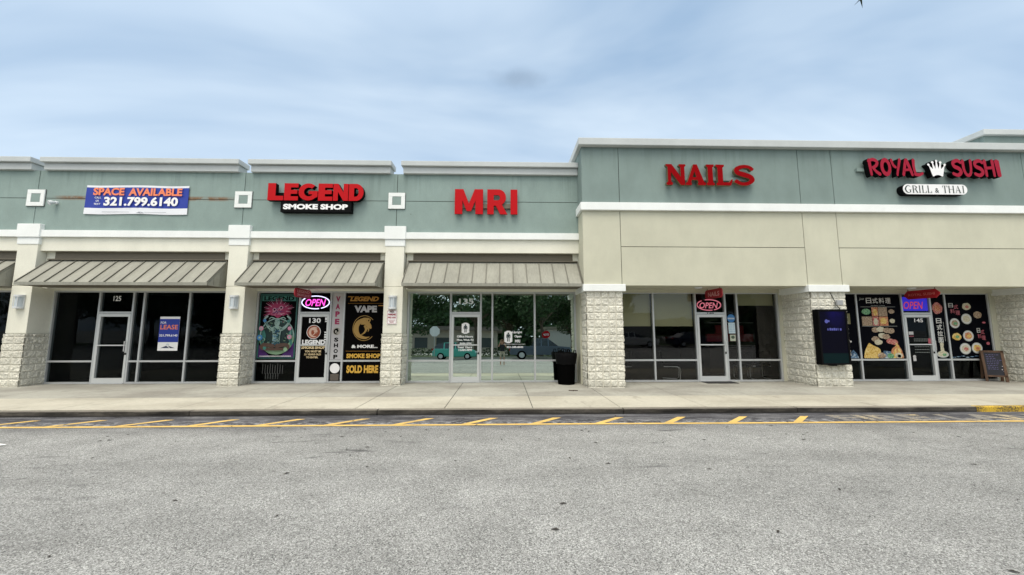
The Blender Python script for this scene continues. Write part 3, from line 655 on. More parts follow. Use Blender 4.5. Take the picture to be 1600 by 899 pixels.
def serif(mb, ch, x, z0, h, wd, y):
    """thin roman capitals: thick and thin strokes with hairline feet"""
    k_ = .14*h; t = .045*h
    def bar(x0, x1, a, b): mb.rect(x+x0*wd, x+x1*wd, z0+a*h, z0+b*h, y)
    def stem(cx, thick=True): 
        hw = (k_ if thick else t)/2/wd; bar(cx-hw, cx+hw, 0, 1); y_ = .0
        mb.rect(x+cx*wd-hw*wd-.03*h*2, x+cx*wd+hw*wd+.03*h*2, z0, z0+.03*h, y-.0006); mb.rect(x+cx*wd-hw*wd-.06*h, x+cx*wd+hw*wd+.06*h, z0+.97*h, z0+h, y-.0006)
    def poly(pts, dy=0): mb.ngon([(x+p[0]*wd, y-.0012-dy, z0+p[1]*h) for p in pts])
    if ch == 'I': stem(.5)
    if ch == 'L': stem(.22); mb.rect(x+.2*wd, x+.95*wd, z0, z0+.035*h, y-.0009); poly([(.95,0),(.95,.28),(.90,.28),(.78,.03)])
    if ch == 'T': stem(.5); mb.rect(x+.02*wd, x+.98*wd, z0+.965*h, z0+h, y-.0009); poly([(.02,1),(.02,.74),(.06,.74),(.16,.97)]); poly([(.98,1),(.98,.74),(.94,.74),(.84,.97)])
    if ch == 'H': stem(.18); stem(.82); mb.rect(x+.18*wd, x+.82*wd, z0+.48*h, z0+.52*h, y-.0009)
    if ch == 'A':
        poly([(.72,0),(.93,0),(.56,1),(.46,1)]); poly([(.10,0),(.16,0),(.52,.98),(.49,1)], .0005); mb.rect(x+.26*wd, x+.72*wd, z0+.32*h, z0+.36*h, y-.0022)
        mb.rect(x-.02*wd, x+.28*wd, z0, z0+.03*h, y-.0026); mb.rect(x+.62*wd, x+1.03*wd, z0, z0+.03*h, y-.0026)
    if ch == 'R':
        stem(.2); P = stroke([(.22,.985),(.55,.985),(.78,.76),(.55,.52),(.22,.51)], [.04,.06,.20,.06,.04]); me_ = MB(); shape(mb, [P], x+.18*wd, x+.86*wd, z0+.48*h, z0+1.0*h, y-.0014); poly([(.46,.5),(.64,.5),(1.0,0),(.80,0)], .001)
    if ch == 'G':
        P = stroke([(.86,.80),(.62,.98),(.30,.86),(.10,.5),(.28,.14),(.60,.02),(.86,.14)], [.05,.05,.14,.21,.16,.06,.05]); shape(mb, [P], x, x+.88*wd, z0-.01*h, z0+1.02*h, y-.0014)
        bar(.76, .92, .05, .42); mb.rect(x+.62*wd, x+1.04*wd, z0+.40*h, z0+.43*h, y-.0009)
m = MB(); hx = .225; z0 = 5.695
for ch, x, wd in [('G', 12.03, .20), ('R', 12.255, .18), ('I', 12.44, .10), ('L', 12.555, .145), ('L', 12.72, .145), ('T', 13.19, .16), ('H', 13.365, .20), ('A', 13.575, .19), ('I', 13.785, .10)]: serif(m, ch, x, z0, hx, wd, 10.606)
text(m, '&', 12.96, 13.08, 5.70, 5.845, 10.606, bold=.005)
m.build('lettering', M_serif, b)
# banner
def cloth(col): return mat('banner_blue', col, .55)
M_ban = mat('banner_blue', (.012, .035, .30), .5); M_banw = mat('banner_white', (.74, .76, .80), .55); M_or = mat('banner_orange', (.80, .22, .10), .55)
s = MB(); nx, nz = 40, 14; x0, x1, z0, z1 = -12.66, -9.60, 5.10, 6.00
def bw(x, z): return 11.425 - .018*noise.noise((x*1.3, z*2.2, 1)) - .012*max(0, z-5.9)
V = [(x0+(x1-x0)*i/nx+.02*(z1-z0)*0, bw(x0+(x1-x0)*i/nx, z0+(z1-z0)*j/nz), z0+(z1-z0)*j/nz - .012*math.sin(i/nx*9.4)) for j in range(nz+1) for i in range(nx+1)]
F = []; mi = []
for j in range(nz):
    for i in range(nx): F.append((j*(nx+1)+i, j*(nx+1)+i+1, (j+1)*(nx+1)+i+1, (j+1)*(nx+1)+i)); mi.append(1 if j < 3 or j == nz-1 else 0)
s.add(V, F, mi); ban = s.build('banner', [M_ban, M_banw], smooth=True, loc=(-11.1, 11.43, 5.1), fix=False)
tag(ban, 'blue and white vinyl banner reading SPACE AVAILABLE with phone number', 'banner')
t = MB()
text(t, 'SPACE', -12.42, -11.50, 5.675, 5.915, 11.395, 0, .04); text(t, 'AVAILABLE', -11.37, -9.78, 5.67, 5.91, 11.395, 0, .04)
t.build('headline', [M_or, M_vwhite], ban); t = MB(); text(t, '321.799.6140', -12.08, -9.88, 5.345, 5.635, 11.395, 1, .04)
t.build('phone_number', [M_or, M_vwhite], ban); t = MB(); text(t, 'CALL', -12.36, -12.17, 5.575, 5.63, 11.395, 1, .01); text(t, 'OR', -12.32, -12.22, 5.475, 5.53, 11.395, 1, .01); text(t, 'TEXT', -12.37, -12.17, 5.375, 5.43, 11.395, 1, .01)
t.rect(-12.1, -11.3, 5.155, 5.166, 11.396, 2); t.rect(-10.85, -10.2, 5.150, 5.161, 11.396, 2)
t.ngon([(-11.1, 11.396, 5.13), (-11.0, 11.396, 5.175), (-10.94, 11.396, 5.13)], 2); t.ngon([(-10.92, 11.396, 5.13), (-10.98, 11.396, 5.178+.0), (-10.84, 11.396, 5.13)], 2)
t.build('lettering', [M_or, M_vwhite, mat('grey_ink', (.25,.27,.32), .6)], ban)

# ------------------------------------------------------------------ things fixed to the walls
def sconce(x, label):
    o = thing('wall_lamp', label, 'wall lamp', (x, 11.38, 2.42), 'half round wall lamps on the piers')
    m = MB(); m.box(x-.115, x+.115, 11.355, 11.384, 2.225, 2.64); m.build('back_plate', M_lamp, o, bevel=.006)
    m = MB()
    for z0, z1 in ((2.235, 2.29), (2.575, 2.63)): m.lathe((x, 11.356, 0), [(0, z0), (.125, z0), (.125, z1), (0, z1)], 14, 0, math.pi, 2*math.pi)
    for a in (-.06, .06): m.box(x+a-.006, x+a+.006, 11.356-.112, 11.356-.10, 2.29, 2.575)
    m.build('housing', M_lamp, o)
    m = MB(); m.lathe((x, 11.356, 0), [(.10, 2.292), (.10, 2.573)], 14, 0, math.pi, 2*math.pi); m.build('lens', M_lens, o, smooth=True)
    return o
sconce(-14.07, 'white half round wall lamp on the pier left of unit 125'); l0 = bpy.data.objects['wall_lamp']
copy_tree(l0, None, (-7.93, 11.38, 2.42), 'white half round wall lamp on the pier between unit 125 and the smoke shop')
copy_tree(l0, None, (-3.28, 11.38, 2.42), 'white half round wall lamp above the NO PARKING sign')
s = MB(); s.box(-3.435, -3.145, 11.362, 11.368, 1.785, 2.205, 0)
for z in (1.80, 2.19): s.box(-3.42, -3.16, 11.3605, 11.362, z-.004, z+.004, 1)
for x in (-3.42, -3.16): s.box(x-.004, x+.004, 11.3604, 11.362, 1.80, 2.19, 1)
sg = s.build('parking_sign', [M_vwhite, M_redd], loc=(-3.29, 11.38, 1.78)); tag(sg, 'small white sign reading NO PARKING FIRE LANE on a cream pier', 'sign')
t = MB(); text(t, 'NO', -3.35, -3.23, 2.125, 2.185, 11.359, 1, .05); text(t, 'PARKING', -3.405, -3.175, 2.04, 2.10, 11.359, 0, .05); text(t, 'FIRE LANE', -3.405, -3.175, 1.955, 2.01, 11.359, 0, .04)
for i in range(3): t.rect(-3.39+.02*i, -3.19-.02*i, 1.90-.035*i, 1.912-.035*i, 11.359, 0)
t.build('lettering', [M_redd, mat('maroon_ink', (.10, .01, .01), .5)], sg)
s = MB(); s.lathe((-13.55, 11.44, 5.46), [(0, 0)], 3) if False else None
s.tube([(-13.50, 11.449, 5.44), (-13.50, 11.40, 5.44)], .05, 12); s.tube([(-13.50, 11.40, 5.44), (-13.53, 11.33, 5.42), (-13.55, 11.28, 5.39)], [.03, .06, .07], 12)
sp = s.build('spotlight', M_lamp, loc=(-13.50, 11.45, 5.44), smooth=True); tag(sp, 'small white spotlight on the sage wall beside the blue banner', 'light')
# pier-mounted screen
ks = thing('display_screen', 'black upright advertising screen in a box mounted on the block pier', 'screen', (9.46, 10.8, .62))
m = MB(); m.box(9.03, 9.885, 10.62, 10.80, .635, 2.205); m.box(9.03, 9.885, 10.60, 10.622, .635, .68); m.box(9.03, 9.885, 10.60, 10.622, 2.14, 2.205); m.box(9.03, 9.085, 10.60, 10.622, .68, 2.14); m.box(9.83, 9.885, 10.60, 10.622, .68, 2.14)
m.box(9.34, 9.50, 10.64, 10.78, .60, .634); m.build('case', M_blk, ks, bevel=.006)
def screenm():
    m = mat('dim_blue_screen', (.002, .002, .006), .5, spec=.05); k = N(m); x, y, z = k.xyz()
    w = k.math('MULTIPLY', k.rng(z, 1.5, 2.05, 0, 1), k.rng(k.math('ABSOLUTE', k.math('SUBTRACT', x, 9.55)), .0, .36, 1, .1))
    w2 = k.math('MULTIPLY', k.math('ADD', w, .03), .09)
    e = k.mix(1, (.06, .04, .75), k.noise(3, 3), 'MULTIPLY'); k.ln(e, k.b.inputs['Emission Color']); k.ln(w2, k.b.inputs['Emission Strength']); return m
m = MB(); m.rect(9.085, 9.83, .96, 2.14, 10.614); m.build('screen', screenm(), ks, fix=False)
m = MB(); m.rect(9.085, 9.83, .68, .955, 10.614); m.build('lower_panel', mat('dark_teal_panel', (.003, .012, .014), .6, spec=.05), ks, fix=False)
M_glow = mat('screen_glyph', (.02, .02, .05), .4, emit=(.16, .18, .75), est=.30)
m = MB(); m.disc(9.27, 1.86, .05, .055, 10.612); m.rect(9.30, 9.36, 1.84, 1.89, 10.611); m.build('screen_emblem', M_glow, ks, fix=False); m = MB()
for i, a in enumerate((.03, .05, .05, .05, .04, .02, .05)): m.rect(9.28+.075*i*.8, 9.28+.075*i*.8+a, 1.60, 1.66+.01*(i % 2), 10.612)
m.build('screen_text', M_glow, ks, fix=False)
fl = thing('floodlight', 'small grey floodlight with black bracket above the upright screen', 'light', (9.75, 10.8, 2.4))
m = MB(); m.box(9.68, 9.86, 10.66, 10.72, 2.33, 2.475); m.build('lamp_head', mat('grey_cast_metal', (.30, .31, .32), .5), fl, bevel=.008)
m = MB(); m.tube([(9.74, 10.79, 2.42), (9.70, 10.74, 2.36), (9.72, 10.70, 2.29), (9.80, 10.72, 2.23), (9.82, 10.79, 2.21)], .009, 6); m.tube([(9.74, 10.79, 2.42), (9.68, 10.785, 2.55), (9.60, 10.785, 2.71)], .008, 6); m.tube([(9.72, 10.72, 2.40), (9.75, 10.79, 2.40)], .016, 6); m.build('bracket', M_blk, fl)
# projecting blade signs
def blade(x, y0, y1, z0, z1, lines, side, label, mats, rc=.06, lean=0):
    o = thing('hanging_sign', label, 'sign', (x, (y0+y1)/2, z1), None)
    m = MB(); m.prism([(y0+rc, z0), (y1-rc, z0), (y1, z0+rc), (y1, z1-rc), (y1-rc, z1), (y0+rc, z1), (y0, z1-rc), (y0, z0+rc)], x-.015, x+.015); bo = m.build('board', mats[0], o)
    t = MB()
    for s_, a, b, c, d in lines:
        q = MB(); text(q, s_, 0, 1, c, d, 0, 0, .02)
        if side < 0: t.add([(x-.018, b-(b-a)*p[0], p[2]) for p in q.v], q.f)
        else: t.add([(x+.018, a+(b-a)*p[0], p[2]) for p in q.v], q.f)
    t.build('lettering', mats[1], bo, fix=False)
    m = MB()
    for y in (y0+.12, y1-.12): m.tube([(x, y, z1-.01), (x, y, z1+.07)], .008, 6)
    m.build('hanger', M_blk, o)
M_rs = mat('red_sign_board', (.30, .012, .022), .5); M_rst = mat('pale_red_lettering', (.62, .30, .30), .5)
blade(6.50, 10.95, 11.88, 2.58, 2.86, [('NAILS', 11.08, 11.70, 2.64, 2.78)], -1, 'dark red hanging sign reading NAILS under the soffit', [M_rs, M_rst])
blade(13.10, 10.93, 11.93, 2.585, 2.855, [('ROYAL SUSHI', 11.05, 11.80, 2.68, 2.76)], -1, 'red hanging sign with rounded ends reading ROYAL SUSHI', [mat('bright_red_board', (.38, .01, .018), .5), mat('red_outline_lettering', (.62, .16, .15), .5)], .11)
blade(-5.93, 10.88, 11.80, 2.56, 2.82, [('LEGEND', 11.0, 11.68, 2.70, 2.78), ('SMOKE SHOP', 11.0, 11.68, 2.60, 2.67)], 1, 'red hanging sign under the awning of the smoke shop', [M_rs, M_rst])

# ------------------------------------------------------------------ window graphics
M_neonp = mat('pink_neon', (.3, .02, .15), .4, emit=(1, .08, .62), est=1.3); M_neonw = mat('blue_white_neon', (.5, .5, .7), .4, emit=(.72, .72, 1), est=1.15)
M_neonr = mat('dim_pink_neon', (.3, .05, .08), .4, emit=(.85, .25, .32), est=.42); M_neonr2 = mat('red_neon', (.3, .02, .02), .4, emit=(.75, .07, .10), est=.34); M_blueglow = mat('blue_sign_panel', (.01, .01, .2), .4, emit=(.03, .015, .75), est=.38)
def neon(x0, x1, z0, z1, tx, mt, mr_, label, ring=True, panel=None):
    y = 11.965; o = thing('neon_sign', label, 'neon sign', ((x0+x1)/2, y, z0))
    m = MB(); m.box(x0+.02, x1-.02, y+.006, y+.02, z0+.02, z1-.02); m.build('back_panel', panel or M_vblack, o)
    m = MB(); text(m, 'OPEN', *tx, y-.004, 0, .012, .25); m.build('lettering', mt, o, fix=False)
    if ring:
        cx, cz, rx, rz = (x0+x1)/2, (z0+z1)/2, (x1-x0)/2, (z1-z0)/2; m = MB()
        for a0, a1 in ((-65, 108), (128, 285)): m.tube([(p[0], y-.008, p[1]) for p in arc(cx, cz, rx, rz, a0, a1, 30)], .016, 6)
        m.build('neon_ring', mr_, o, smooth=True)
neon(-6.27, -5.42, 2.27, 2.67, (-6.16, -5.53, 2.355, 2.575), M_neonp, M_neonw, 'lit pink OPEN sign inside a blue white oval at the smoke shop')
neon(6.25, 7.02, 2.24, 2.58, (6.33, 6.93, 2.30, 2.49), M_neonr, M_neonr, 'pale pink OPEN sign in an oval above the nail salon door')
neon(13.03, 13.90, 2.21, 2.70, (13.06, 13.72, 2.29, 2.53), M_neonr2, M_neonr2, 'red OPEN lettering on a glowing blue panel above the sushi shop door', False, M_blueglow)
GF = 11.972     # front plane of vinyl on the glass
def graphic(label, cat, fn, mats, loc, name='window_graphic', group=None):
    m = MB(); fn(m); o = m.build(name, mats, loc=loc, fix=False); tag(o, label, cat, group); return o
# unit numbers
for s_, a, b, z0, z1, par, mt in [('125', -12.03, -11.80, 2.50, 2.66, A, M_vwhite), ('135', -1.37, -.91, 2.43, 2.60, A, mat('grey_vinyl', (.74, .77, .77), .5)), ('140', 6.55, 6.77, 2.125, 2.165, B, M_vblack), ('145', 13.37, 13.66, 1.86, 1.98, B, M_vwhite)]:
    m = MB(); text(m, s_, a, b, z0, z1, 11.936 if s_ == '140' else 11.965, 0, .02); m.build('unit_number', mt, par, fix=False)
# for lease poster
def f(m):
    x0, x1, z0, z1 = -10.56, -9.96, .98, 2.02
    m.box(x0, x1, GF, GF+.004, z0, z1, 1); m.rect(x0+.0, x1, 1.24, 1.95, GF-.002, 0)
    text(m, 'FOR', -10.53, -10.36, 1.80, 1.87, GF-.004, 1, .01); text(m, 'LEASE', -10.53, -10.00, 1.63, 1.77, GF-.004, 2, .02); text(m, '321.799.6140', -10.54, -9.99, 1.41, 1.48, GF-.004, 1, .03)
    m.ngon([(-10.47, GF-.004, 1.06), (-10.30, GF-.004, 1.13), (-10.20, GF-.004, 1.06)], 3); m.ngon([(-10.18, GF-.004, 1.06), (-10.25, GF-.005, 1.135), (-10.04, GF-.004, 1.06)], 3); m.disc(-10.26, 1.17, .05, .03, GF-.003, 4)
graphic('blue and white FOR LEASE poster in the empty shop window', 'poster', f, [M_ban, M_vwhite, M_or, mat('navy_ink', (.02, .03, .08), .5), mat('pale_grey_ink', (.55,.6,.65), .5)], (-10.26, GF, .98), 'lease_poster')
# smoke shop poster
M_teal = mat('teal_ink', (.04, .17, .15), .5); M_mag = mat('magenta_ink', (.30, .018, .085), .5); M_mint = mat('pale_mint_ink', (.25, .37, .345), .5); M_purp = mat('purple_ink', (.05, .01, .11), .5); M_brown = mat('brown_ink', (.07, .04, .03), .5); M_pblue = mat('blue_ink', (.04, .17, .40), .5); M_pinkp = mat('pink_ink', (.50, .22, .32), .5); M_lime = mat('lime_ink', (.22, .36, .22), .5); M_dteal = mat('dark_teal_ink', (.02, .09, .08), .5)
PM = [M_vblack, M_teal, M_mag, M_mint, M_purp, M_brown, M_pblue, M_pinkp, M_lime, M_dteal, M_vwhite, mat('deep_teal_ink', (.006, .026, .026), .5)]
def f(m):
    x0, x1, z0, z1 = -7.56, -6.40, .74, 2.74; y = GF
    m.box(x0, x1, y, y+.004, z0, z1, 0)
    d = [0]
    def Y(): d[0] += .00035; return y-.001-d[0]
    def st(pts, w_, mi, curved=True):
        P = stroke(pts, w_, curved); xs_ = [p[0] for p in P]; zs_ = [p[1] for p in P]; shape(m, [P], min(xs_), max(xs_), min(zs_), max(zs_), Y(), mi)
    for a, b, c, e in ((x0, x1, z1-.05, z1), (x0, x0+.045, z0, z1-.05), (x1-.045, x1, z0, z1-.05), (x0+.045, x1-.045, z0, z0+.03)): m.rect(a, b, c, e, y-.001, 9)
    m.rect(x0+.06, x1-.06, z1-.23, z1-.06, Y(), 1); text(m, 'LEGEND', x0+.12, x1-.12, z1-.21, z1-.08, Y(), 0, .03)
    cx = -6.98
    m.ngon([(x0+.05, y-.0012, z0+.04), (x0+.42, y-.0012, z0+.04), (x0+.05, y-.0012, z0+.42)], 4); m.ngon([(x1-.05, y-.0012, z0+.04), (x1-.05, y-.0012, z0+.48), (x1-.45, y-.0012, z0+.04)], 4)
    m.disc(cx, 1.42, .52, .55, Y(), 11, 40); q = Y(); 
    ring = [arc(cx, 1.42, .53, .56, 0, 360, 40)[:-1], arc(cx, 1.44, .485, .51, 0, 360, 40)[:-1]]; shape(m, ring, cx-.53, cx+.53, .86, 1.98, q, 3)
    shape(m, [arc(cx, 1.42, .53, .56, 180, 360, 30)+arc(cx, 1.50, .46, .46, 360, 180, 30)], cx-.53, cx+.53, .86, 1.46, Y(), 8)
    for s_ in (-1, 1): st([(cx+s_*.46, 1.15), (cx+s_*.40, 1.42), (cx+s_*.44, 1.66)], [.05, .13, .04], 1)
    rnd = random.Random(4)
    for k_ in range(34):          # burst of rays round the crowned head
        a = R(-30+240*k_/33); r0 = .20; r1 = .36+.14*rnd.random(); 
        st([(cx+r0*math.cos(a), 2.22+r0*math.sin(a)*.75), (cx+r1*math.cos(a), 2.22+r1*math.sin(a)*.8)], [.035, .008], 2 if k_ % 3 else 7, False)
    m.ngon([(cx+(.27+.035*math.sin(9*t))*math.cos(t), Y() if k_ == 99 else y-.016, 2.22+(.21+.03*math.sin(7*t))*math.sin(t)) for t in [6.283*i/48 for i in range(48)]], 2)
    d[0] = .0175
    for k_ in range(16): st([(cx+rnd.uniform(-.2,.2), 2.22+rnd.uniform(-.15,.15)), (cx+rnd.uniform(-.22,.22), 2.18+rnd.uniform(-.15,.12))], [.02, .008], 7 if k_ % 2 else 4, False)
    for s_ in (-1, 1): m.disc(cx+s_*.10-.01, 2.27+.03*s_, .062, .062, Y(), 7, 18); m.disc(cx+s_*.10-.01, 2.27+.03*s_, .03, .03, Y(), 0, 14)
    # seated figure with raised arms
    for s_ in (-1, 1): st([(cx+s_*.13, 1.62), (cx+s_*.27, 1.72), (cx+s_*.39, 1.93), (cx+s_*.30, 2.04)], [.10, .08, .065, .05], 3)
    st([(cx-.14, 1.64), (cx, 1.67), (cx+.14, 1.64)], [.10, .16, .10], 3); st([(cx, 1.66), (cx, 1.40), (cx, 1.16)], [.30, .22, .26], 3)
    m.disc(cx, 1.84, .085, .12, Y(), 3, 20)
    for s_ in (-1, 1): st([(cx+s_*.05, 1.95), (cx+s_*.18, 2.0), (cx+s_*.25, 1.95)], [.03, .03, .02], 3)
    for k_ in range(70):
        zc = rnd.uniform(1.15, 1.70); st([(cx+rnd.uniform(-.12,.12), zc), (cx+rnd.uniform(-.12,.12), zc-.06)], [.016, .008], (9, 9, 0, 6)[k_ % 4], False)
    for k_ in range(60):
        a = rnd.uniform(0, 6.28); r_ = rnd.uniform(.22, .47); b = a+rnd.uniform(-.3, .3); st([(cx+r_*math.cos(a), 1.44+r_*math.sin(a)), (cx+(r_+.05)*math.cos(b), 1.44+(r_+.05)*math.sin(b))], [.018, .007], (1, 3, 0, 9, 8)[k_ % 5], False)
    for k_ in range(24):
        s_ = rnd.choice((-1, 1)); q = rnd.random(); st([(cx+s_*(.14+.25*q), 1.62+.3*q), (cx+s_*(.17+.25*q), 1.66+.3*q)], [.02, .008], (9, 0)[k_ % 2], False)
    for a, b in ((-.03, 1.86), (.03, 1.86), (0, 1.80)): m.disc(cx+a, b, .014, .010, Y(), 0, 8)
    for s_ in (-1, 1): st([(cx+s_*.04, 1.12), (cx+s_*.34, 1.16), (cx+s_*.38, 1.05), (cx-s_*.02, 1.02)], [.13, .11, .08, .07], 5)
    for (a, b, r_, mi) in ((-.44, 1.66, .07, 7), (-.47, 1.38, .085, 6), (.42, 1.66, .06, 7), (.43, 1.40, .07, 7), (-.3, 1.06, .05, 1), (.33, 1.02, .06, 8), (-.35, 1.9, .05, 6), (.38, 1.88, .05, 1), (-.47, 1.38, .035, 3), (.43, 1.40, .03, 3), (-.44, 1.66, .03, 3)): m.disc(cx+a, b, r_, r_, Y(), mi, 16)
    for k_ in range(30): a = rnd.uniform(0, 6.28); r_ = rnd.uniform(.42, .56); m.disc(cx+r_*math.cos(a)*.95, 1.42+r_*math.sin(a), .012, .012, y-.0015-.0001*k_, rnd.choice([3, 7, 8, 1]), 8)
    for k_ in range(30): m.rect(x0+.10+k_*.032, x0+.10+k_*.032+.018, z0+.055, z0+.085, y-.003, 10)
graphic('psychedelic poster of a seated figure with a magenta sunburst head', 'poster', f, PM, (-6.98, GF, .74), 'window_poster')
# emblem shared by door and window: curled beast head
def emblem(m, cx, cz, r_, y, mi, ring=None, full=False):
    sx = lambda P, yy, mm: shape(m, [P], min(p[0] for p in P), max(p[0] for p in P), min(p[1] for p in P), max(p[1] for p in P), yy, mm)
    T = lambda pts: [(cx+p[0]*r_, cz+p[1]*r_) for p in pts]; W = lambda ws: [q*r_ for q in ws]
    if ring is not None: sx(stroke(T(arc(0, 0, 1, 1.1, 42, 318, 26)), W([.05]*27), False), y, ring)
    sx(stroke(T([(.55,.80),(.0,.78),(-.55,.45),(-.72,-.1),(-.50,-.62),(.05,-.86),(.5,-.78)]), W([.02,.30,.42,.46,.36,.22,.03])), y-.001, mi)
    sx(stroke(T([(-.28,.35),(.12,.48),(.42,.22),(.58,-.02)]), W([.1,.42,.40,.16])), y-.002, mi)
    sx(stroke(T([(.2,.55),(.30,.78),(.30,.95)]), W([.16,.10,.02])), y-.003, mi); sx(stroke(T([(.38,.48),(.50,.70),(.50,.84)]), W([.14,.09,.02])), y-.0035, mi)
    sx(stroke(T([(.05,.2),(.18,-.10),(.02,-.42),(-.3,-.62)]), W([.2,.20,.14,.03])), y-.004, mi)
    sx(stroke(T([(.28,.06),(.40,-.14),(.34,-.34)]), W([.14,.12,.02])), y-.0045, mi)
def f(m):
    x0, x1 = -6.245, -5.445
    m.box(x0, x1, GF, GF+.004, .17, 2.015, 0); y = GF-.002
    text(m, '130', -6.02, -5.66, 1.83, 1.98, y, 1, .03)
    m.disc(-5.86, 1.55, .215, .215, y, 1, 36); m.disc(-5.86, 1.55, .20, .20, y-.001, 4, 36); emblem(m, -5.85, 1.55, .17, y-.003, 3, None)
    text(m, 'LEGEND', -6.20, -5.49, 1.16, 1.31, y, 1, .06); text(m, 'SMOKE SHOP', -6.215, -5.485, 1.03, 1.12, y, 2, .06)
    text(m, 'YOU MUST BE', -6.10, -5.60, .925, .985, y, 2, .03); text(m, '21 YEARS OLD', -6.11, -5.60, .835, .89, y, 2, .03); text(m, 'TO ENTER.', -6.05, -5.68, .745, .80, y, 2, .03)
    for z0, z1 in ((1.92, 2.0), (1.86, 1.90), (1.52, 1.56), (1.44, 1.49), (1.37, 1.42), (1.30, 1.34)): m.rect(-5.53, -5.46, z0, z1, y, 1)
graphic('black smoke shop door graphic with 130 and LEGEND lettering and round copper emblem', 'window graphic', f, [M_vblack, M_vwhite, M_vcream, mat('pale_copper_vinyl', (.62, .42, .33), .5), mat('copper_vinyl', (.28, .06, .025), .5)], (-5.85, GF, .17))
M_silver = mat('silver_vinyl', (.44, .43, .44), .5)
def f(m):
    m.box(-5.325, -4.98, GF, GF+.004, .70, 2.765, 0); y = GF-.002; cx = -5.155
    for i, ch in enumerate('VAPE'): text(m, ch, cx-.07, cx+.07, 2.49-.235*i, 2.665-.235*i, y, 2, .06)
    m.disc(cx, 1.57, .12, .12, y, 3, 24); emblem(m, cx, 1.57, .10, y-.002, 1)
    for i, ch in enumerate('SHOP'): text(m, ch, cx-.065, cx+.065, 1.25-.175*i, 1.375-.175*i, y, 1, .05)
graphic('narrow silver window strip with VAPE SHOP written downwards', 'window graphic', f, [M_silver, M_vblack, M_mag, mat('grey_beige_vinyl', (.36, .34, .30), .5)], (-5.155, GF, .70))
def f(m): m.disc(-5.16, .44, .15, .15, GF, 0, 30); m.rect(-5.29, -5.03, .07, .27, GF, 1)
graphic('round white sticker on the low glass below the silver strip', 'sticker', f, [M_vwhite, mat('brown_grey_card', (.10, .085, .07), .6)], (-5.16, GF, .07), 'sticker')
def f(m):
    m.box(-4.90, -3.63, GF, GF+.004, .70, 2.765, 0); y = GF-.002
    text(m, 'LEGEND', -4.79, -3.89, 2.51, 2.66, y, 3, .05, .25); m.rect(-4.85, -3.63, 2.44, 2.448, y, 3); m.rect(-4.85, -4.66, 2.64, 2.665, y, 3); m.rect(-3.9, -3.63, 2.36, 2.385, y, 3)
    text(m, 'VAPE', -4.64, -3.94, 2.16, 2.37, y, 1, .06)
    emblem(m, -4.31, 1.67, .35, y, 2, 2)
    text(m, '& MORE...', -4.68, -3.87, 1.055, 1.155, y, 4, .05); m.rect(-4.85, -3.63, .955, .963, y, 3); text(m, 'SMOKE SHOP', -4.82, -3.78, .745, .885, y, 5, .05)
graphic('tall black window graphic with LEGEND VAPE lettering and gold curled beast emblem', 'window graphic', f, [M_vblack, M_silver, M_vdgold, mat('orange_gold_vinyl', (.42, .20, .03), .5), M_vwhite, M_vgold], (-4.27, GF, .70))
def f(m): m.box(-4.90, -3.63, GF, GF+.004, .06, .63, 0); text(m, 'SOLD HERE', -4.80, -3.83, .29, .53, GF-.002, 1, .05)
graphic('low black window panel reading SOLD HERE in gold', 'window graphic', f, [M_vblack, M_vgold], (-4.27, GF, .06))
def f(m):
    for i in range(9): m.rect(-7.35+.075*i, -7.335+.075*i, .28, .58-.02*(i % 3), GF, 0)
    for i in range(6): m.rect(-7.25+.075*i, -7.235+.075*i, .12, .30, GF, 0)
graphic('row of thin grey upright strips behind the low smoke shop glass', 'window graphic', f, [mat('dim_grey_strip', (.07,.075,.075), .6)], (-7.0, GF, .12))
# MRI decals
def figure(m, cx, cz, h, y, mi):
    s_ = h/1.0
    m.disc(cx, cz+.30*s_, .075*s_, .075*s_, y-.001, mi, 12)
    for a in (-1, 1):
        for P in (stroke([(cx+a*.12*s_, cz+.20*s_), (cx+a*.16*s_, cz+.05*s_), (cx+a*.14*s_, cz-.08*s_)], .05*s_), stroke([(cx+a*.06*s_, cz), (cx+a*.07*s_, cz-.38*s_)], .07*s_, False)):
            shape(m, [P], min(p[0] for p in P), max(p[0] for p in P), min(p[1] for p in P), max(p[1] for p in P), y-.0015-.0005*a, mi)
    m.ngon([(cx-.13*s_, y-.001, cz+.22*s_), (cx+.13*s_, y-.001, cz+.22*s_), (cx+.10*s_, y-.001, cz-.05*s_), (cx-.10*s_, y-.001, cz-.05*s_)], mi)
def badge(m, cx, cz, w_, h, y):
    c = .35*w_; m.ngon([(cx+a, y, cz+b) for a, b in [(-w_/2, -h/2+c*.5), (-w_/2+c, -h/2), (w_/2-c, -h/2), (w_/2, -h/2+c*.5), (w_/2, h/2-c*.5), (w_/2-c, h/2), (-w_/2+c, h/2), (-w_/2, h/2-c*.5)]], 0); figure(m, cx, cz, h*.95, y-.002, 1)
MRM = [M_vwhite, mat('dark_figure_ink', (.03, .05, .055), .5)]
DF = 11.955
def f(m):
    badge(m, -1.155, 1.665, .235, .345, DF)
    for s_, a, b, z in (('Office Hours', -1.42, -.92, 1.375), ('Mon, Wed, Fri', -1.42, -.90, 1.265), ('9AM-5PM', -1.33, -.97, 1.155), ('Tues/ Thurs', -1.40, -.95, 1.045), ('11AM-7PM', -1.36, -.95, .955)): text(m, s_, a, b, z, z+.068, DF, 0, .03)
graphic('white door decal with standing figure badge and MRI office hours', 'window graphic', f, MRM, (-1.155, DF, .95))
def f(m):
    badge(m, .19, 1.395, .25, .385, DF)
    for s_, a, b, z in (('Upright', .32, .62, 1.49), ('Open', .385, .60, 1.36), ('MRI', .40, .56, 1.22)): text(m, s_, a, b, z, z+.09, DF, 0, .03)
    m.rect(.04, .72, 1.165, 1.173, DF, 0); text(m, '321-385-8600', .14, .66, 1.05, 1.11, DF, 0, .03)
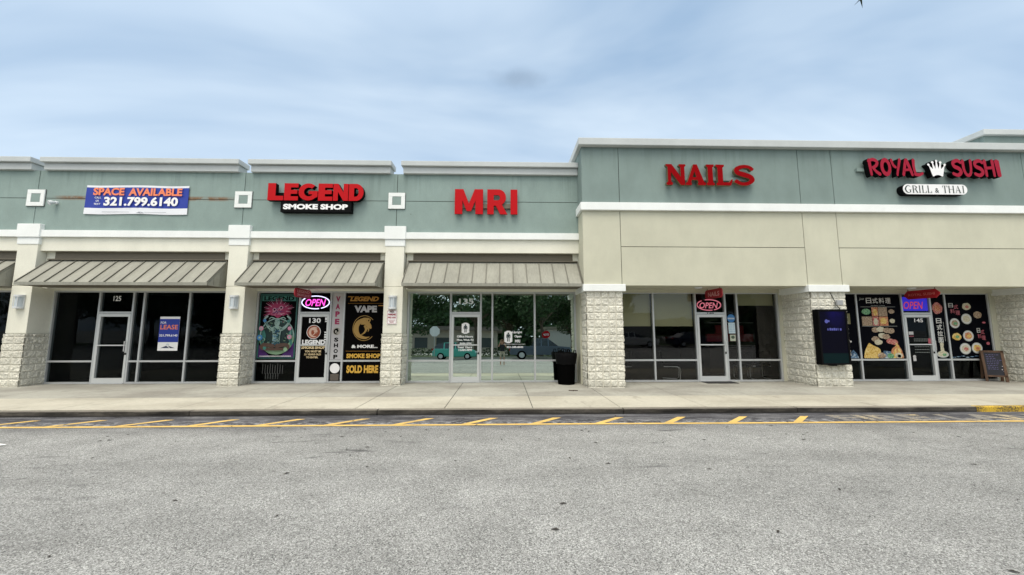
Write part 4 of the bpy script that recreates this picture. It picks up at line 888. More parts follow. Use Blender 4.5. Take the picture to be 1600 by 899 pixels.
graphic('white window decal with figure badge beside the words Upright Open MRI', 'window graphic', f, MRM, (.35, DF, 1.05))
# salon stickers, blinds
def f(m):
    m.disc(7.34, 1.98, .125, .13, GF, 0, 26); m.rect(7.23, 7.45, 1.955, 2.0, GF-.001, 2)
    m.box(7.24, 7.45, GF, GF+.003, 1.50, 1.845, 1)
    for i in range(5): m.rect(7.26, 7.36, 1.79-.06*i, 1.80-.06*i, GF-.002, 0); m.rect(7.38, 7.43, 1.79-.06*i, 1.80-.06*i, GF-.002, 0)
    m.box(7.27, 7.45, GF, GF+.003, 1.26, 1.46, 3); m.disc(7.36, 1.38, .06, .05, GF-.002, 4, 16)
graphic('blue round sticker and printed notices on the narrow salon sidelight', 'notice', f, [M_pblue, mat('pale_blue_paper', (.50, .62, .66), .6), mat('pale_ink', (.4,.45,.5), .6), mat('cream_paper', (.42, .45, .36), .6), mat('dark_green_print', (.05, .08, .05), .6)], (7.34, GF, 1.26), 'notice')
M_shade = mat('olive_roller_shade', (.52, .50, .32), .85)
for a, b, z, lab in ((3.55, 4.77, 1.75, 'tall olive roller shade behind the leftmost nail salon pane'), (4.86, 6.14, 1.75, 'tall olive roller shade behind the salon pane left of the door'), (7.60, 8.83, 2.42, 'short olive roller shade behind the salon pane right of the door')):
    m = MB(); m.box(a, b, 12.10, 12.104, z, 2.80); m.box(a, b, 12.095, 12.11, z-.02, z); o = m.build('roller_shade', M_shade, loc=((a+b)/2, 12.1, z)); tag(o, lab, 'window shade', 'roller shades in the nail salon')
def chair(x, y, rz, lab):
    o = thing('salon_chair', lab, 'chair', (x, y, 0), 'chrome framed chairs inside the nail salon')
    c, s_ = math.cos(rz), math.sin(rz); P = lambda a, b, z: (x+a*c-b*s_, y+a*s_+b*c, z)
    for a in (-.24, .24):
        m = MB(); m.tube([P(a, .22, .44), P(a, -.18, .44), P(a, -.25, .40), P(a, -.27, .3), P(a, -.25, .06), P(a, -.18, .02), P(a, .25, .02)], .013, 7); m.build('leg', M_chrome, o, smooth=True)
    m = MB(); V = [P(a, b, z) for z in (.44, .50) for a, b in ((-.23,-.23),(.23,-.23),(.23,.23),(-.23,.23))]; m.add(V, [(0,3,2,1),(4,5,6,7),(0,1,5,4),(1,2,6,5),(2,3,7,6),(3,0,4,7)]); m.build('seat', M_blk, o, bevel=.01)
    m = MB(); V = [P(a, b, z) for z, b0 in ((.55, .22), (.92, .28)) for a, b in ((-.22,b0),(.22,b0),(.22,b0+.05),(-.22,b0+.05))]; m.add(V, [(0,3,2,1),(4,5,6,7),(0,1,5,4),(1,2,6,5),(2,3,7,6),(3,0,4,7)]); m.build('backrest', M_blk, o, bevel=.01)
chair(3.85, 12.36, R(-60), 'chrome chair inside the salon beside the first block pier'); chair(5.50, 12.40, R(70), 'chrome chair inside the salon left of the door')
chair(7.95, 12.45, R(160), 'chrome chair low behind the salon glass right of the door'); chair(8.5, 12.5, R(175), 'chrome chair in the salon corner by the second block pier')
cn = thing('salon_counter', 'dark red counter with a shelf seen inside the nail salon', 'counter', (8.6, 14.2, 0))
m = MB(); m.box(7.7, 9.3, 14.0, 14.5, 0, .95); m.build('counter_body', mat('dark_wood', (.03,.02,.018), .5), cn)
m = MB(); m.box(7.6, 9.35, 13.95, 14.05, 1.18, 1.46); m.box(7.95, 9.0, 13.96, 14.04, 1.47, 1.78); m.build('red_board', mat('interior_red', (.26, .01, .02), .5), cn)
m = MB(); m.box(7.6, 9.35, 13.9, 14.1, 1.86, 1.885); m.box(7.6, 9.35, 13.9, 14.1, 1.02, 1.04); m.build('shelf', mat('pale_shelf', (.30,.30,.30), .5), cn)
# sushi shop graphics
def foodmat(name, c1, c2, c3, sc):
    m = mat(name, c1, .5); k = N(m); k.color(k.ramp(k.noise(sc, 4, .7), [(.34, c1), (.5, c2), (.66, c3)])); return m
F_gr = foodmat('salad_print', (.02,.06,.02), (.10,.30,.14), (.35,.5,.3), 28); F_or = foodmat('salmon_print', (.25,.05,.02), (.50,.18,.07), (.62,.42,.25), 22)
F_ye = foodmat('tempura_print', (.42,.22,.03), (.62,.42,.10), (.70,.58,.28), 20); F_br = foodmat('roll_print', (.05,.03,.02), (.30,.20,.12), (.60,.52,.40), 34)
F_re = foodmat('tuna_print', (.20,.02,.02), (.45,.10,.08), (.62,.5,.42), 30); F_wh = foodmat('noodle_print', (.25,.22,.12), (.52,.48,.34), (.65,.63,.55), 32); F_bl = foodmat('wave_print', (.01,.02,.05), (.06,.14,.24), (.45,.52,.55), 12)
M_plate = mat('plate_print', (.42, .44, .42), .5); M_navy = mat('navy_black_vinyl', (.0018, .0022, .0045), .6, spec=.03); M_cala = mat('calligraphy_white', (.58, .58, .56), .5); M_calr = mat('calligraphy_rose', (.42, .10, .13), .5)
FM = [M_navy, F_gr, F_or, F_ye, F_br, F_re, F_wh, F_bl, M_plate, M_cala, M_calr]
def blob(m, cx, cz, rx, rz, y, mi, sd=0, n=30, amp=.16):
    m.ngon([(cx+rx*(1+amp*noise.noise((math.cos(t)*1.7+sd, math.sin(t)*1.7, sd)))*math.cos(t), y, cz+rz*(1+amp*noise.noise((math.cos(t)*1.7, math.sin(t)*1.7+sd, 5+sd)))*math.sin(t)) for t in [6.28319*i/n for i in range(n)]], mi)
def f(m):
    x0, x1 = 11.52, 12.955; y = GF-.002
    m.box(x0, x1, GF, GF+.004, .70, 2.765, 0)
    for i, ch in enumerate('日式料理'): text(m, ch, 11.83+.215*i, 12.01+.215*i, 2.47, 2.65, y, 9, .015)
    text(m, 'Just', 11.60, 11.78, 2.56, 2.66, y, 8, .0, .3); text(m, 'JAPANESE CUISINE', 11.98, 12.45, 2.38, 2.41, y, 8, .0)
    gx_ = [11.63, 11.98, 12.20, 12.51, 12.78]; gz = [1.74, 2.05, 2.35]
    for j in range(2):
        for i in range(4): m.rect(gx_[i]+.008, gx_[i+1]-.008, gz[j]+.008, gz[j+1]-.008, y, [[4,5,2,0],[0,2,4,0]][j][i])
    m.rect(11.625, 12.785, 1.73, 1.738, y-.001, 8); m.rect(11.625, 12.785, 2.352, 2.36, y-.001, 8)
    blob(m, 11.80, 2.20, .15, .09, y-.002, 1, 1); blob(m, 12.64, 2.21, .10, .07, y-.002, 4, 2); blob(m, 12.64, 1.90, .09, .07, y-.002, 6, 3); blob(m, 12.35, 1.90, .11, .10, y-.002, 3, 4); blob(m, 12.10, 2.18, .07, .10, y-.002, 3, 5); blob(m, 12.09, 1.88, .07, .11, y-.003, 6, 6)
    for i, (a, b) in enumerate(((12.05,1.61),(12.22,1.63),(12.42,1.60),(12.55,1.58),(12.25,1.43),(12.38,1.40),(12.02,1.32),(12.10,1.22),(12.50,1.25),(12.62,1.22))): blob(m, a, b, .13, .085, y-.001-.0005*i, (4, 6, 4, 4, 6, 4, 4, 6, 5, 5)[i], i+10)
    m.ngon([(12.15, y-.006, .705), (12.6, y-.006, .705), (12.55, y-.006, .92), (12.25, y-.006, .95)], 7)
    for i in range(7):
        a = 11.62+.045*i; P = stroke([(a+.02*i, .72), (a+.06+.025*i, .95), (11.80+.03*i, 1.18-.02*i)], [.09, .08, .05]); shape(m, [P], min(p[0] for p in P), max(p[0] for p in P), .706, max(p[1] for p in P), y-.008-.001*i, 3)
    blob(m, 12.16, .80, .13, .09, y-.016, 4, 31)
    for i in range(7):
        a = 12.85-.06*i; P = stroke([(a, .73), (a-.06+.02*i, .98), (12.68, 1.20-.02*i)], [.09, .08, .04]); shape(m, [P], min(p[0] for p in P), max(p[0] for p in P), .706, max(p[1] for p in P), y-.008-.001*i, 3 if i % 3 else 2)
    blob(m, 12.45, .79, .11, .085, y-.017, 1, 33); blob(m, 12.72, .80, .13, .085, y-.017, 6, 34); blob(m, 12.73, .78, .06, .05, y-.018, 0, 35)
graphic('black window graphic with white calligraphy photo grid of sushi and fried tempura', 'window graphic', f, FM, (12.24, GF, .70))
def f(m):
    m.box(10.11, 11.455, GF, GF+.004, .70, 2.765, 0); y = GF-.002
    m.ngon([(11.15, y, .71), (11.42, y, .71), (11.36, y, .86), (11.25, y, .98), (11.18, y, .90)], 7); m.rect(11.10, 11.25, 1.80, 2.14, y, 11); m.disc(11.20, 1.24, .03, .03, y, 9, 10)
graphic('dark window graphic with a blue wave half hidden behind the upright screen', 'window graphic', f, FM+[mat('olive_patch', (.16, .15, .07), .6)], (10.78, GF, .70))
def f(m):
    m.box(13.975, 14.415, GF, GF+.004, .70, 2.765, 0); y = GF-.002
    blob(m, 14.19, 2.32, .17, .19, y, 5, 2); blob(m, 14.19, 2.32, .10, .11, y-.001, 2, 9)
    for i, ch in enumerate('日式拉面'): text(m, ch, 14.10, 14.28, 1.82-.205*i, 1.99-.205*i, y, 9, .02)
    for i in range(14): m.rect(14.325, 14.345, 1.84-.045*i, 1.865-.045*i, y, 8)
    m.disc(14.195, .83, .20, .105, y, 8, 30); blob(m, 14.195, .85, .16, .085, y-.001, 6, 4); blob(m, 14.25, .82, .07, .04, y-.002, 1, 6); P = stroke([(14.20, .88), (14.19, 1.06), (14.20, 1.20)], [.14, .10, .13]); shape(m, [P], 14.13, 14.27, .86, 1.22, y-.003, 6)
graphic('narrow black graphic with downward white calligraphy and a noodle bowl', 'window graphic', f, FM, (14.19, GF, .70))
def f(m):
    m.box(14.475, 15.875, GF, GF+.004, .70, 2.765, 0); y = GF-.002
    for i, ch in enumerate('日式'): text(m, ch, 14.58+.17*i, 14.73+.17*i, 2.34-.05*i, 2.48-.05*i, y, 9 if i == 0 else 10, .01)
    for i, ch in enumerate('料理'): text(m, ch, 14.62+.17*i, 14.77+.17*i, 2.15-.05*i, 2.29-.05*i, y, 10, .01)
    for i, ch in enumerate('日式'): text(m, ch, 15.43+.13*i, 15.54+.13*i, 1.52-.05*i, 1.67-.05*i, y, 9 if i == 0 else 10, .01)
    for i, ch in enumerate('料理'): text(m, ch, 15.44+.13*i, 15.56+.13*i, 1.34-.05*i, 1.48-.05*i, y, 10, .01)
    for cx, cz, r_, pl, fo, fo2 in ((15.18, 2.37, .16, 0, 6, 5), (15.52, 2.10, .16, 0, 4, 4), (15.13, 1.97, .175, 8, 6, 6), (14.72, 1.83, .165, 8, 4, 1), (14.73, 1.40, .165, 0, 3, 1), (15.12, 1.42, .18, 8, 2, 3), (14.97, 1.01, .185, 8, 6, 5), (15.36, 1.03, .18, 8, 3, 2)):
        if pl: m.disc(cx, cz, r_, r_*.98, y, 8, 30); m.disc(cx, cz, r_*.86, r_*.84, y-.0006, 9, 26)
        blob(m, cx, cz, r_*(.68 if pl else .9), r_*(.62 if pl else .72), y-.0014, fo, cx*3); blob(m, cx+.02, cz-.01, r_*.4, r_*.3, y-.0022, fo2, cz*3)
    for i in range(9): blob(m, 14.56+.15*i, .735+.02*(i % 3), .07, .014, y-.001*i*.3, 7, i)
    m.disc(15.70, 1.85, .06, .03, y, 10, 10); m.disc(15.75, 1.18, .06, .05, y, 10, 10)
graphic('black window graphic scattered with round photographed dishes and rose calligraphy', 'window graphic', f, FM, (15.17, GF, .70))
def f(m):
    y = GF
    m.rect(13.14, 13.30, 1.46, 1.56, y, 0); m.rect(13.14, 13.30, 1.40, 1.42, y, 1); m.rect(13.76, 13.86, 1.17, 1.34, y, 1)
    for z in (1.32, 1.26, 1.075, .985, .895): 
        for i in range(9): m.rect(13.29+.055*i, 13.33+.055*i, z-.012, z+.012, y, 2)
    m.disc(13.25, .76, .055, .05, y, 0, 14); m.rect(13.20, 13.30, .62, .72, y, 0)
    for i in range(12): m.rect(13.14+.055*i, 13.18+.055*i, 2.0, 2.015, y, 2)
graphic('white and pink stickers and small print on the sushi shop door glass', 'sticker', f, [mat('sticker_white', (.45,.45,.45), .5), M_calr, mat('small_print_grey', (.16,.18,.17), .6)], (13.47, GF, .62), 'sticker')

# ------------------------------------------------------------------ things on the walkway
tb = thing('trash_bin', 'black round trash bin with a loose liner beside the block pier', 'trash bin', (1.93, 11.56, 0))
m = MB(); m.lathe((1.93, 11.56, 0), [(0, .0), (.245, .0), (.25, .03), (.285, .80), (.315, .805), (.32, .86), (.30, .87), (.285, .86), (.27, .5), (0, .5)], 36); m.build('bin_body', M_blkm, tb, smooth=True)
m = MB(); rr = random.Random(3); V = []; n = 72
for j, (r_, z) in enumerate([(.292, .60), (.318, .78), (.336, .885), (.318, .925), (.27, .87)]):
    for i in range(n):
        t = 6.28319*i/n; q = 1+.02*noise.noise((math.cos(t)*6, math.sin(t)*6, z*3)); V.append((1.93+r_*q*math.cos(t), 11.56+r_*q*math.sin(t), z+.035*noise.noise((math.cos(t)*4, math.sin(t)*4, j))))
m.add(V, [(j*n+i, j*n+(i+1) % n, (j+1)*n+(i+1) % n, (j+1)*n+i) for j in range(4) for i in range(n)]); m.build('bin_liner', M_blk, tb, smooth=True)
m = MB()
for a, h in ((-.24, .09), (-.10, .11), (.02, .10), (.20, .08)): m.tube([(1.93+a, 11.42, .90), (1.93+a+.01, 11.41, .92+h), (1.93+a+.07, 11.42, .93+h*.9), (1.93+a+.08, 11.43, .90)], .016, 6)
m.build('liner_knot', M_blk, tb)
cb = thing('chalkboard', 'wood framed A-frame chalkboard with faint writing by the right pier', 'sign board', (15.57, 11.76, 0))
M_wood = mat('worn_wood', (.09, .05, .03), .7); k = N(M_wood); k.color(k.ramp(k.noise(9, 4, .6, (1, 1, .12)), [(.3, (.05,.026,.014)), (.7, (.13,.075,.045))]))
th = R(7)
for sgn, nm in ((1, 'front_panel'), (-1, 'rear_panel')):
    def Pq(x, z, o): return (x, 11.76 + sgn*(-.125 + z*math.tan(th)) - sgn*o, z)
    fr = MB()
    for a, b, c, d in ((15.30, 15.355, 0, .96), (15.785, 15.72, 0, .96), (15.355, 15.785, .90, .96), (15.355, 15.785, .15, .20)):
        V = [Pq(x, z, o) for o in (0, .03) for x, z in ((a, c), (b, c), (b, d), (a, d))]; fr.add(V, [(0,1,2,3),(7,6,5,4),(0,4,5,1),(1,5,6,2),(2,6,7,3),(3,7,4,0)])
    pn = fr.build(nm, M_wood, cb)
    bd = MB(); V = [Pq(x, z, o) for o in (.008, .018) for x, z in ((15.355, .20), (15.785, .20), (15.785, .90), (15.355, .90))]; bd.add(V, [(0,1,2,3),(7,6,5,4),(0,4,5,1),(1,5,6,2),(2,6,7,3),(3,7,4,0)]); bd.build('slate', mat('slate', (.012,.013,.02), .6), pn)
    if sgn > 0:
        ch = MB(); rr = random.Random(9)
        for i in range(9):
            x = 15.40
            while x < 15.54+rr.random()*.22:
                w_ = rr.uniform(.02, .06); z = .82-.055*i; ch.add([Pq(p, q, .021) for p, q in ((x, z), (x+w_, z+.004), (x+w_, z+.018), (x, z+.014))], [(0,1,2,3)]); x += w_+.018
        for i in range(5): 
            x, z = 15.72+rr.uniform(-.03, .03), .28+.05*i; ch.add([Pq(x+.016*math.cos(t), z+.014*math.sin(t), .022) for t in [6.28*q/8 for q in range(8)]], [tuple(range(8))], 1)
        ch.build('chalk_writing', [mat('chalk_violet', (.12, .11, .24), .8), mat('chalk_white', (.40,.38,.40), .8)], pn, fix=False)
cb.rotation_euler = (0, 0, R(-32))
m = MB(); m.box(6.22, 7.18, 11.50, 11.90, .0, .014); dm = m.build('door_mat', mat('black_rubber_mat', (.02,.02,.02), .9), loc=(6.7, 11.7, 0)); tag(dm, 'thin black door mat at the nail salon door', 'door mat')
m = MB(); m.tube([(1.78, 10.30, .012), (1.86, 10.27, .014), (1.95, 10.30, .012), (2.02, 10.26, .010)], .011, 5); m.tube([(1.86, 10.27, .014), (1.90, 10.20, .012)], .008, 5); tw = m.build('fallen_twig', mat('dead_leaf_brown', (.06,.04,.03), .9), loc=(1.9, 10.28, 0)); tag(tw, 'small brown twig lying on the walkway in front of the bin', 'twig')
m = MB(); m.quad((-7.72, 6.05, ZR+.012), (-7.52, 6.03, ZR+.02), (-7.50, 6.14, ZR+.012), (-7.70, 6.16, ZR+.03)); pp = m.build('paper_scrap', M_vwhite, loc=(-7.6, 6.1, ZR), fix=False); tag(pp, 'white scrap of paper lying on the asphalt at the left', 'litter')
lf = MB(); rr = random.Random(11)
for i in range(190):
    x = rr.uniform(-10, 10); y = 7.95-abs(rr.gauss(0, 3.0)); 
    if y < .8: continue
    a = rr.uniform(0, 6.28); l = rr.uniform(.010, .045); c, s_ = math.cos(a), math.sin(a); q = [(-l, 0), (-.2*l, -l*.35), (l, .1*l), (.1*l, l*.4)]
    lf.add([(x+p*c-r_*s_, y+p*s_+r_*c, ZR+.006+.006*(j % 2)) for j, (p, r_) in enumerate(q)], [(0,1,2,3)])
tag(lf.build('leaf_litter', mat('dark_leaf_litter', (.035,.03,.025), .9), fix=False), 'scattered dark bits of leaf litter on the asphalt', 'leaf litter', kind='stuff')

# ------------------------------------------------------------------ the other side of the lot (seen in the window glass)
def tree(name, label, x, y, h, r_, cz, nleaf, seed, trunk_r=.2, leaf=.17, squash=.8):
    rr = random.Random(seed); o = thing(name, label, 'tree', (x, y, ZR), 'trees beyond the parking lot')
    m = MB(); top = cz; m.tube([(x, y, ZR), (x+.1, y, top*.4), (x-.08, y+.05, top*.75), (x+.05, y, top)], [trunk_r, trunk_r*.8, trunk_r*.65, trunk_r*.35], 9)
    cl = []
    for i in range(15):
        a = rr.uniform(0, 6.28); e = rr.uniform(-.35, 1.1); d = r_*rr.uniform(.45, .85); c = Vector((x+d*math.cos(a)*math.cos(e), y+d*math.sin(a)*math.cos(e), cz+d*math.sin(e)*squash))
        cl.append((c, r_*rr.uniform(.28, .46))); m.tube([(x, y, top*.6), tuple((Vector((x, y, top*.6))+c)/2+Vector((0,0,.2))), tuple(c)], [trunk_r*.4, trunk_r*.25, .02], 5)
    m.build('trunk', M_bark, o, smooth=True)
    f_ = MB()
    for i in range(nleaf):
        c, q = cl[i % len(cl)]; v = Vector((rr.gauss(0,1), rr.gauss(0,1), rr.gauss(0,1))).normalized()*q*rr.uniform(.45, 1.05)**.6; p = c+Vector((v.x, v.y, v.z*squash))
        n_ = Vector((rr.gauss(0,1), rr.gauss(0,1), rr.gauss(.6,1))).normalized(); u = n_.orthogonal().normalized(); w_ = n_.cross(u); s_ = leaf*rr.uniform(.6, 1.3)
        f_.add([p-u*s_, p-w_*s_*.5, p+u*s_, p+w_*s_*.5], [(0,1,2,3)])
    f_.build('crown', M_leaf, o, fix=False); return o
tree('oak_tree', 'broad oak beyond the lot, left of the stop sign', -10.5, -15.8, 9, 4.2, 4.2, 9000, 1)
tree('oak_tree', 'oak tree standing behind the teal hatchback', -2.9, -16.8, 10, 4.9, 5.9, 12000, 2)
tree('oak_tree', 'oak tree standing behind the pickup truck', 4.2, -16.4, 10, 4.9, 5.7, 12000, 3)
tree('oak_tree', 'tall oak beyond the lot opposite the nail salon', 11.6, -17.5, 9, 3.9, 6.0, 7000, 4)
tree('oak_tree', 'oak far along the lot opposite the sushi shop', 26, -17, 9, 5.2, 5.0, 9000, 5)
tree('oak_tree', 'oak at the right end of the lot', 37, -18, 9, 5.6, 4.6, 9000, 12)
tree('oak_tree', 'oak far to the left opposite unit 125', -19.0, -16, 9, 5.6, 4.3, 10000, 6)
tree('oak_tree', 'farthest oak at the left end of the lot', -28, -16, 9, 5.8, 4.4, 10000, 8)
tree('oak_tree', 'big oak behind the others at the far left', -37, -17, 9, 6.0, 4.6, 10000, 9)
tree('oak_tree', 'oak at the far left corner of the lot', -47, -19, 9, 6.4, 4.6, 9000, 10)
tree('oak_tree', 'oak between the hatchback and the pickup, farther back', .8, -21.0, 9, 4.6, 4.6, 9000, 13)
tree('oak_tree', 'low oak farther back behind the pickup hood', 8.3, -21.5, 8, 4.2, 4.0, 8000, 14)
f_ = MB(); rr = random.Random(21)
for i in range(26000):
    x = rr.uniform(-75, 75); y = rr.uniform(-78, -70); hh = .35 if 33 < x < 62 or -30 < x < -19 else 1.0; z = hh*(10+8*abs(noise.noise((x*.06, 0, 3)))+2.5*abs(noise.noise((x*.25, 1, 3))))*rr.random()**.7
    n_ = Vector((rr.gauss(0,1), rr.gauss(.8,1), rr.gauss(.5,1))).normalized(); u = n_.orthogonal().normalized(); w_ = n_.cross(u); p = Vector((x, y, z)); s_ = rr.uniform(.5, 1.1)
    f_.add([p-u*s_, p-w_*s_*.6, p+u*s_, p+w_*s_*.6], [(0,1,2,3)])
tag(f_.build('distant_wood', M_leaf, fix=False), 'far line of trees across the road', 'woodland', kind='stuff')
# palm whose frond tip hangs into the top of the picture
pl = thing('palm_tree', 'tall palm beside the lane whose frond tips hang into the top of the view', 'tree', (6.3, -.8, ZR))
m = MB(); m.tube([(6.3, -.8, ZR), (6.25, -.75, 2), (6.1, -.6, 4.5), (6.0, -.45, 7.0)], [.24, .17, .15, .14], 12); m.build('trunk', M_bark, pl, smooth=True)
def frond(mb, p0, p1, p2, n=34, ll=.55, rr=random.Random(5)):
    P = [Vector(p0)*(1-t)**2+2*Vector(p1)*t*(1-t)+Vector(p2)*t*t for t in [i/n for i in range(n+1)]]
    mb.tube([tuple(p) for p in P], [.022*(1-.8*i/n) for i in range(n+1)], 5)
    for i in range(3, n+1):
        d = (P[i]-P[i-1]).normalized(); sd = d.cross(Vector((0,0,1))).normalized(); f_ = i/n; L = ll*math.sin(math.pi*(.12+.80*f_))
        for s_ in (-1, 1):
            e = P[i]+sd*s_*L*.75+d*L*.55+Vector((0,0,-.45*L)); w_ = d*.02; mb.add([P[i]-w_, P[i]+w_, e], [(0,1,2)])
m = MB(); top = (6.0, -.45, 7.0); rp = random.Random(2)
for i in range(11):
    a = R(100+i*29); L = rp.uniform(2.6, 3.2); ex, ey = 6.0+L*math.cos(a), -.45+L*math.sin(a)
    if ey > 1.2: continue
    frond(m, top, (6.0+.5*L*math.cos(a), -.45+.5*L*math.sin(a), 8.3), (ex, ey, 6.2+rp.uniform(-.7, .5)))
frond(m, top, (5.2, 2.2, 8.5), (4.70, 4.40, 5.96), 30, .42)
m.build('crown', mat('palm_leaf', (.022, .034, .012), .6, spec=.2), pl, fix=False)
g = MB(); g.lathe((6.3, -.9, 0), [(1.35, ZR), (1.35, .02), (1.2, .03), (1.2, .0), (0, .02)], 32, [0]*64+[1]*64 if False else 0); tag(g.build('planting_island', M_kerb, smooth=True), 'round kerbed planting island at the palm foot', 'kerb', kind='structure')
hd = MB(); rr = random.Random(31)
for i in range(9000):
    x = rr.uniform(-40, 40); hx_ = .55+.35*noise.noise((x*.4, 2, 0)); p = Vector((x, -19.5+rr.gauss(0, .35), rr.uniform(0, max(.15, hx_)*1.5)))
    n_ = Vector((rr.gauss(0,1), rr.gauss(.6,1), rr.gauss(.5,1))).normalized(); u = n_.orthogonal().normalized(); w_ = n_.cross(u); s_ = rr.uniform(.07, .15)
    hd.add([p-u*s_, p-w_*s_*.6, p+u*s_, p+w_*s_*.6], [(0,1,2,3)])
tag(hd.build('hedge', M_leaf, fix=False), 'low clipped hedge along the far grass strip', 'hedge')
gm = mat('lawn_grass', (.05,.09,.025), .9)
g = MB(); g.box(-60, 60, -22, -14.6, ZR-.1, .0); tag(g.build('lawn', gm), 'grass strip beyond the parking lot', 'lawn', kind='structure')
g = MB(); g.box(-60, 60, -14.6, -14.4, ZR-.1, .02); tag(g.build('far_kerb', M_apron), 'concrete kerb of the far grass strip', 'kerb', kind='structure')
def wheel(root, x, y, r_):
    m = MB(); V = []; n = 24
    for yy in (y-.11, y+.11): V += [(x+r_*math.cos(6.28319*i/n), yy, ZR+r_+r_*math.sin(6.28319*i/n)) for i in range(n)]
    m.add(V, [tuple(range(n-1,-1,-1)), tuple(range(n, 2*n))]+[(i, (i+1) % n, n+(i+1) % n, n+i) for i in range(n)]); w_ = m.build('wheel', M_blkm, root)
    m = MB(); m.disc(x, ZR+r_, r_*.6, r_*.6, y+.113, 0, 20); m.build('rim', M_alu, w_, fix=False)
def car(name, label, x0, yc, body, cabin, width, col, wheels, r_, roofmat=None):
    """body, cabin: side outlines (x, z) from the rear; the car faces +X"""
    o = thing(name, label, name.split('_')[-1], (x0+2, yc, ZR)); pm = mat(name+'_paint', col, .28, .1, spec=.6)
    m = MB(); m.prism([(x0+a, ZR+b) for a, b in body], yc-width/2, yc+width/2, 'y'); m.build('body', pm, o, bevel=.09)
    gl = mat('car_glass', (.015, .02, .022), .08, spec=.8); m = MB(); n = len(cabin); ins = .10
    zt = max(b for a, b in cabin); zb = min(b for a, b in cabin)
    V = []
    for s_ in (-1, 1):
        for a, b in cabin: V.append((x0+a, yc+s_*(width/2-.03-(.20*(b-zb)/(zt-zb))), ZR+b))
    m.add(V, [tuple(range(n)), tuple(range(2*n-1, n-1, -1))]+[(i, (i+1) % n, n+(i+1) % n, n+i) for i in range(n)]); m.build('cabin_glass', gl, o)
    rf = [(a, b) for a, b in cabin if b > zt-.08]; ax = [a for a, b in rf]; m = MB(); m.box(x0+min(ax)-.03, x0+max(ax)+.03, yc-width/2+.21, yc+width/2-.21, ZR+zt-.02, ZR+zt+.035); m.build('roof', pm, o, bevel=.02)
    m = MB()
    for a in (min(ax)+.02, (min(ax)+max(ax))/2, max(ax)):
        m.add([(x0+a-.04, yc+width/2-.228, ZR+zt), (x0+a+.05, yc+width/2-.228, ZR+zt), (x0+a+.07, yc+width/2-.02, ZR+zb), (x0+a-.04, yc+width/2-.02, ZR+zb)], [(0,1,2,3)])
    m.build('pillar', pm, o, fix=False)
    for w_ in wheels:
        for y in (yc-width/2+.12, yc+width/2-.10): wheel(o, x0+w_, y, r_)
    bx = min(a for a, b in body); fx = max(a for a, b in body)
    for y in (-.6, .6):
        m = MB(); m.box(x0+bx-.03, x0+bx+.25, yc+y*width/1.6-.1, yc+y*width/1.6+.12, ZR+.78, ZR+1.0); m.build('tail_light', M_red, o)
        m = MB(); m.box(x0+fx-.2, x0+fx+.02, yc+y*width/1.6-.1, yc+y*width/1.6+.12, ZR+.62, ZR+.76); m.build('headlight', M_vwhite, o)
    return o
car('teal_hatchback', 'teal hatchback parked on the far side of the lot', -6.3, -11.5, [(0,.35),(0,.75),(.12,1.02),(2.7,1.02),(3.75,.88),(3.95,.6),(3.95,.28),(.1,.28)], [(.10,1.0),(.42,1.44),(1.0,1.52),(2.05,1.50),(3.05,.98)], 1.72, (.06, .36, .30), (.75, 3.15), .31)
car('pickup_truck', 'dark blue grey pickup truck parked on the far side of the lot', .7, -11.5, [(0,.5),(0,1.18),(1.95,1.18),(1.97,1.22),(4.2,1.20),(5.45,1.12),(5.6,.8),(5.6,.4),(.1,.4)], [(2.0,1.2),(2.2,1.84),(3.5,1.88),(4.35,1.2)], 1.95, (.06, .085, .12), (1.05, 4.6), .39)
car('white_sedan', 'white sedan parked beyond the lane opposite the nail salon', 10.2, -12.5, [(0,.4),(0,.95),(.9,1.0),(3.3,.95),(4.45,.82),(4.6,.5),(4.6,.28),(.1,.28)], [(.55,.98),(1.15,1.40),(2.3,1.43),(3.2,.94)], 1.8, (.6, .6, .6), (.9, 3.7), .32)
car('dark_sedan', 'dark blue sedan parked to the right of the white one', 16.2, -12.5, [(0,.4),(0,.95),(.9,1.0),(3.3,.95),(4.45,.82),(4.6,.5),(4.6,.28),(.1,.28)], [(.55,.98),(1.15,1.40),(2.3,1.43),(3.2,.94)], 1.8, (.015, .02, .05), (.9, 3.7), .32)
def post_sign(x, y, face, label):
    o = thing('stop_sign', label, 'sign', (x, y, ZR)); m = MB(); m.box(x-.025, x+.025, y-.025, y+.025, ZR, 2.55); m.build('post', mat('galvanised', (.32,.33,.33), .6), o)
    m = MB(); oc = [(x+.40*math.cos(R(22.5+45*i)), 2.2+.40*math.sin(R(22.5+45*i))) for i in range(8)]; m.prism(oc, y+.027, y+.032, 'y'); b = m.build('plate', M_lamp if face < 0 else M_red, o)
    if face > 0:
        m = MB(); q = MB(); text(q, 'STOP', 0, .5, 2.1, 2.3, 0, bold=.03); m.add([(x+.25-v[0], y+.036, v[2]) for v in q.v], q.f); m.build('lettering', M_vwhite, b, fix=False)
post_sign(-5.15, -5.2, -1, 'stop sign seen from its grey back near the island'); post_sign(4.3, -13.2, 1, 'red stop sign facing the shops behind the pickup')
fb = thing('far_building', 'long low beige building across the road beyond the trees', 'building', (-14, -48, 0))
m = MB(); m.box(-34, -1, -60, -46, 0, 3.9); m.build('wall', mat('beige_wall', (.33,.29,.23), .9), fb); m = MB(); m.box(-35, 0, -61, -45, 3.9, 4.6); m.build('roof', mat('brown_fascia', (.12,.10,.085), .8), fb)
m = MB()
for i in range(8): m.rect(-32+4*i, -29.6+4*i, .8, 2.6, -45.98)
m.build('window_band', mat('far_window', (.05,.06,.06), .2), fb, fix=False)
fb = thing('far_building', 'pale white building far across the road to the right', 'building', (20, -55, 0))
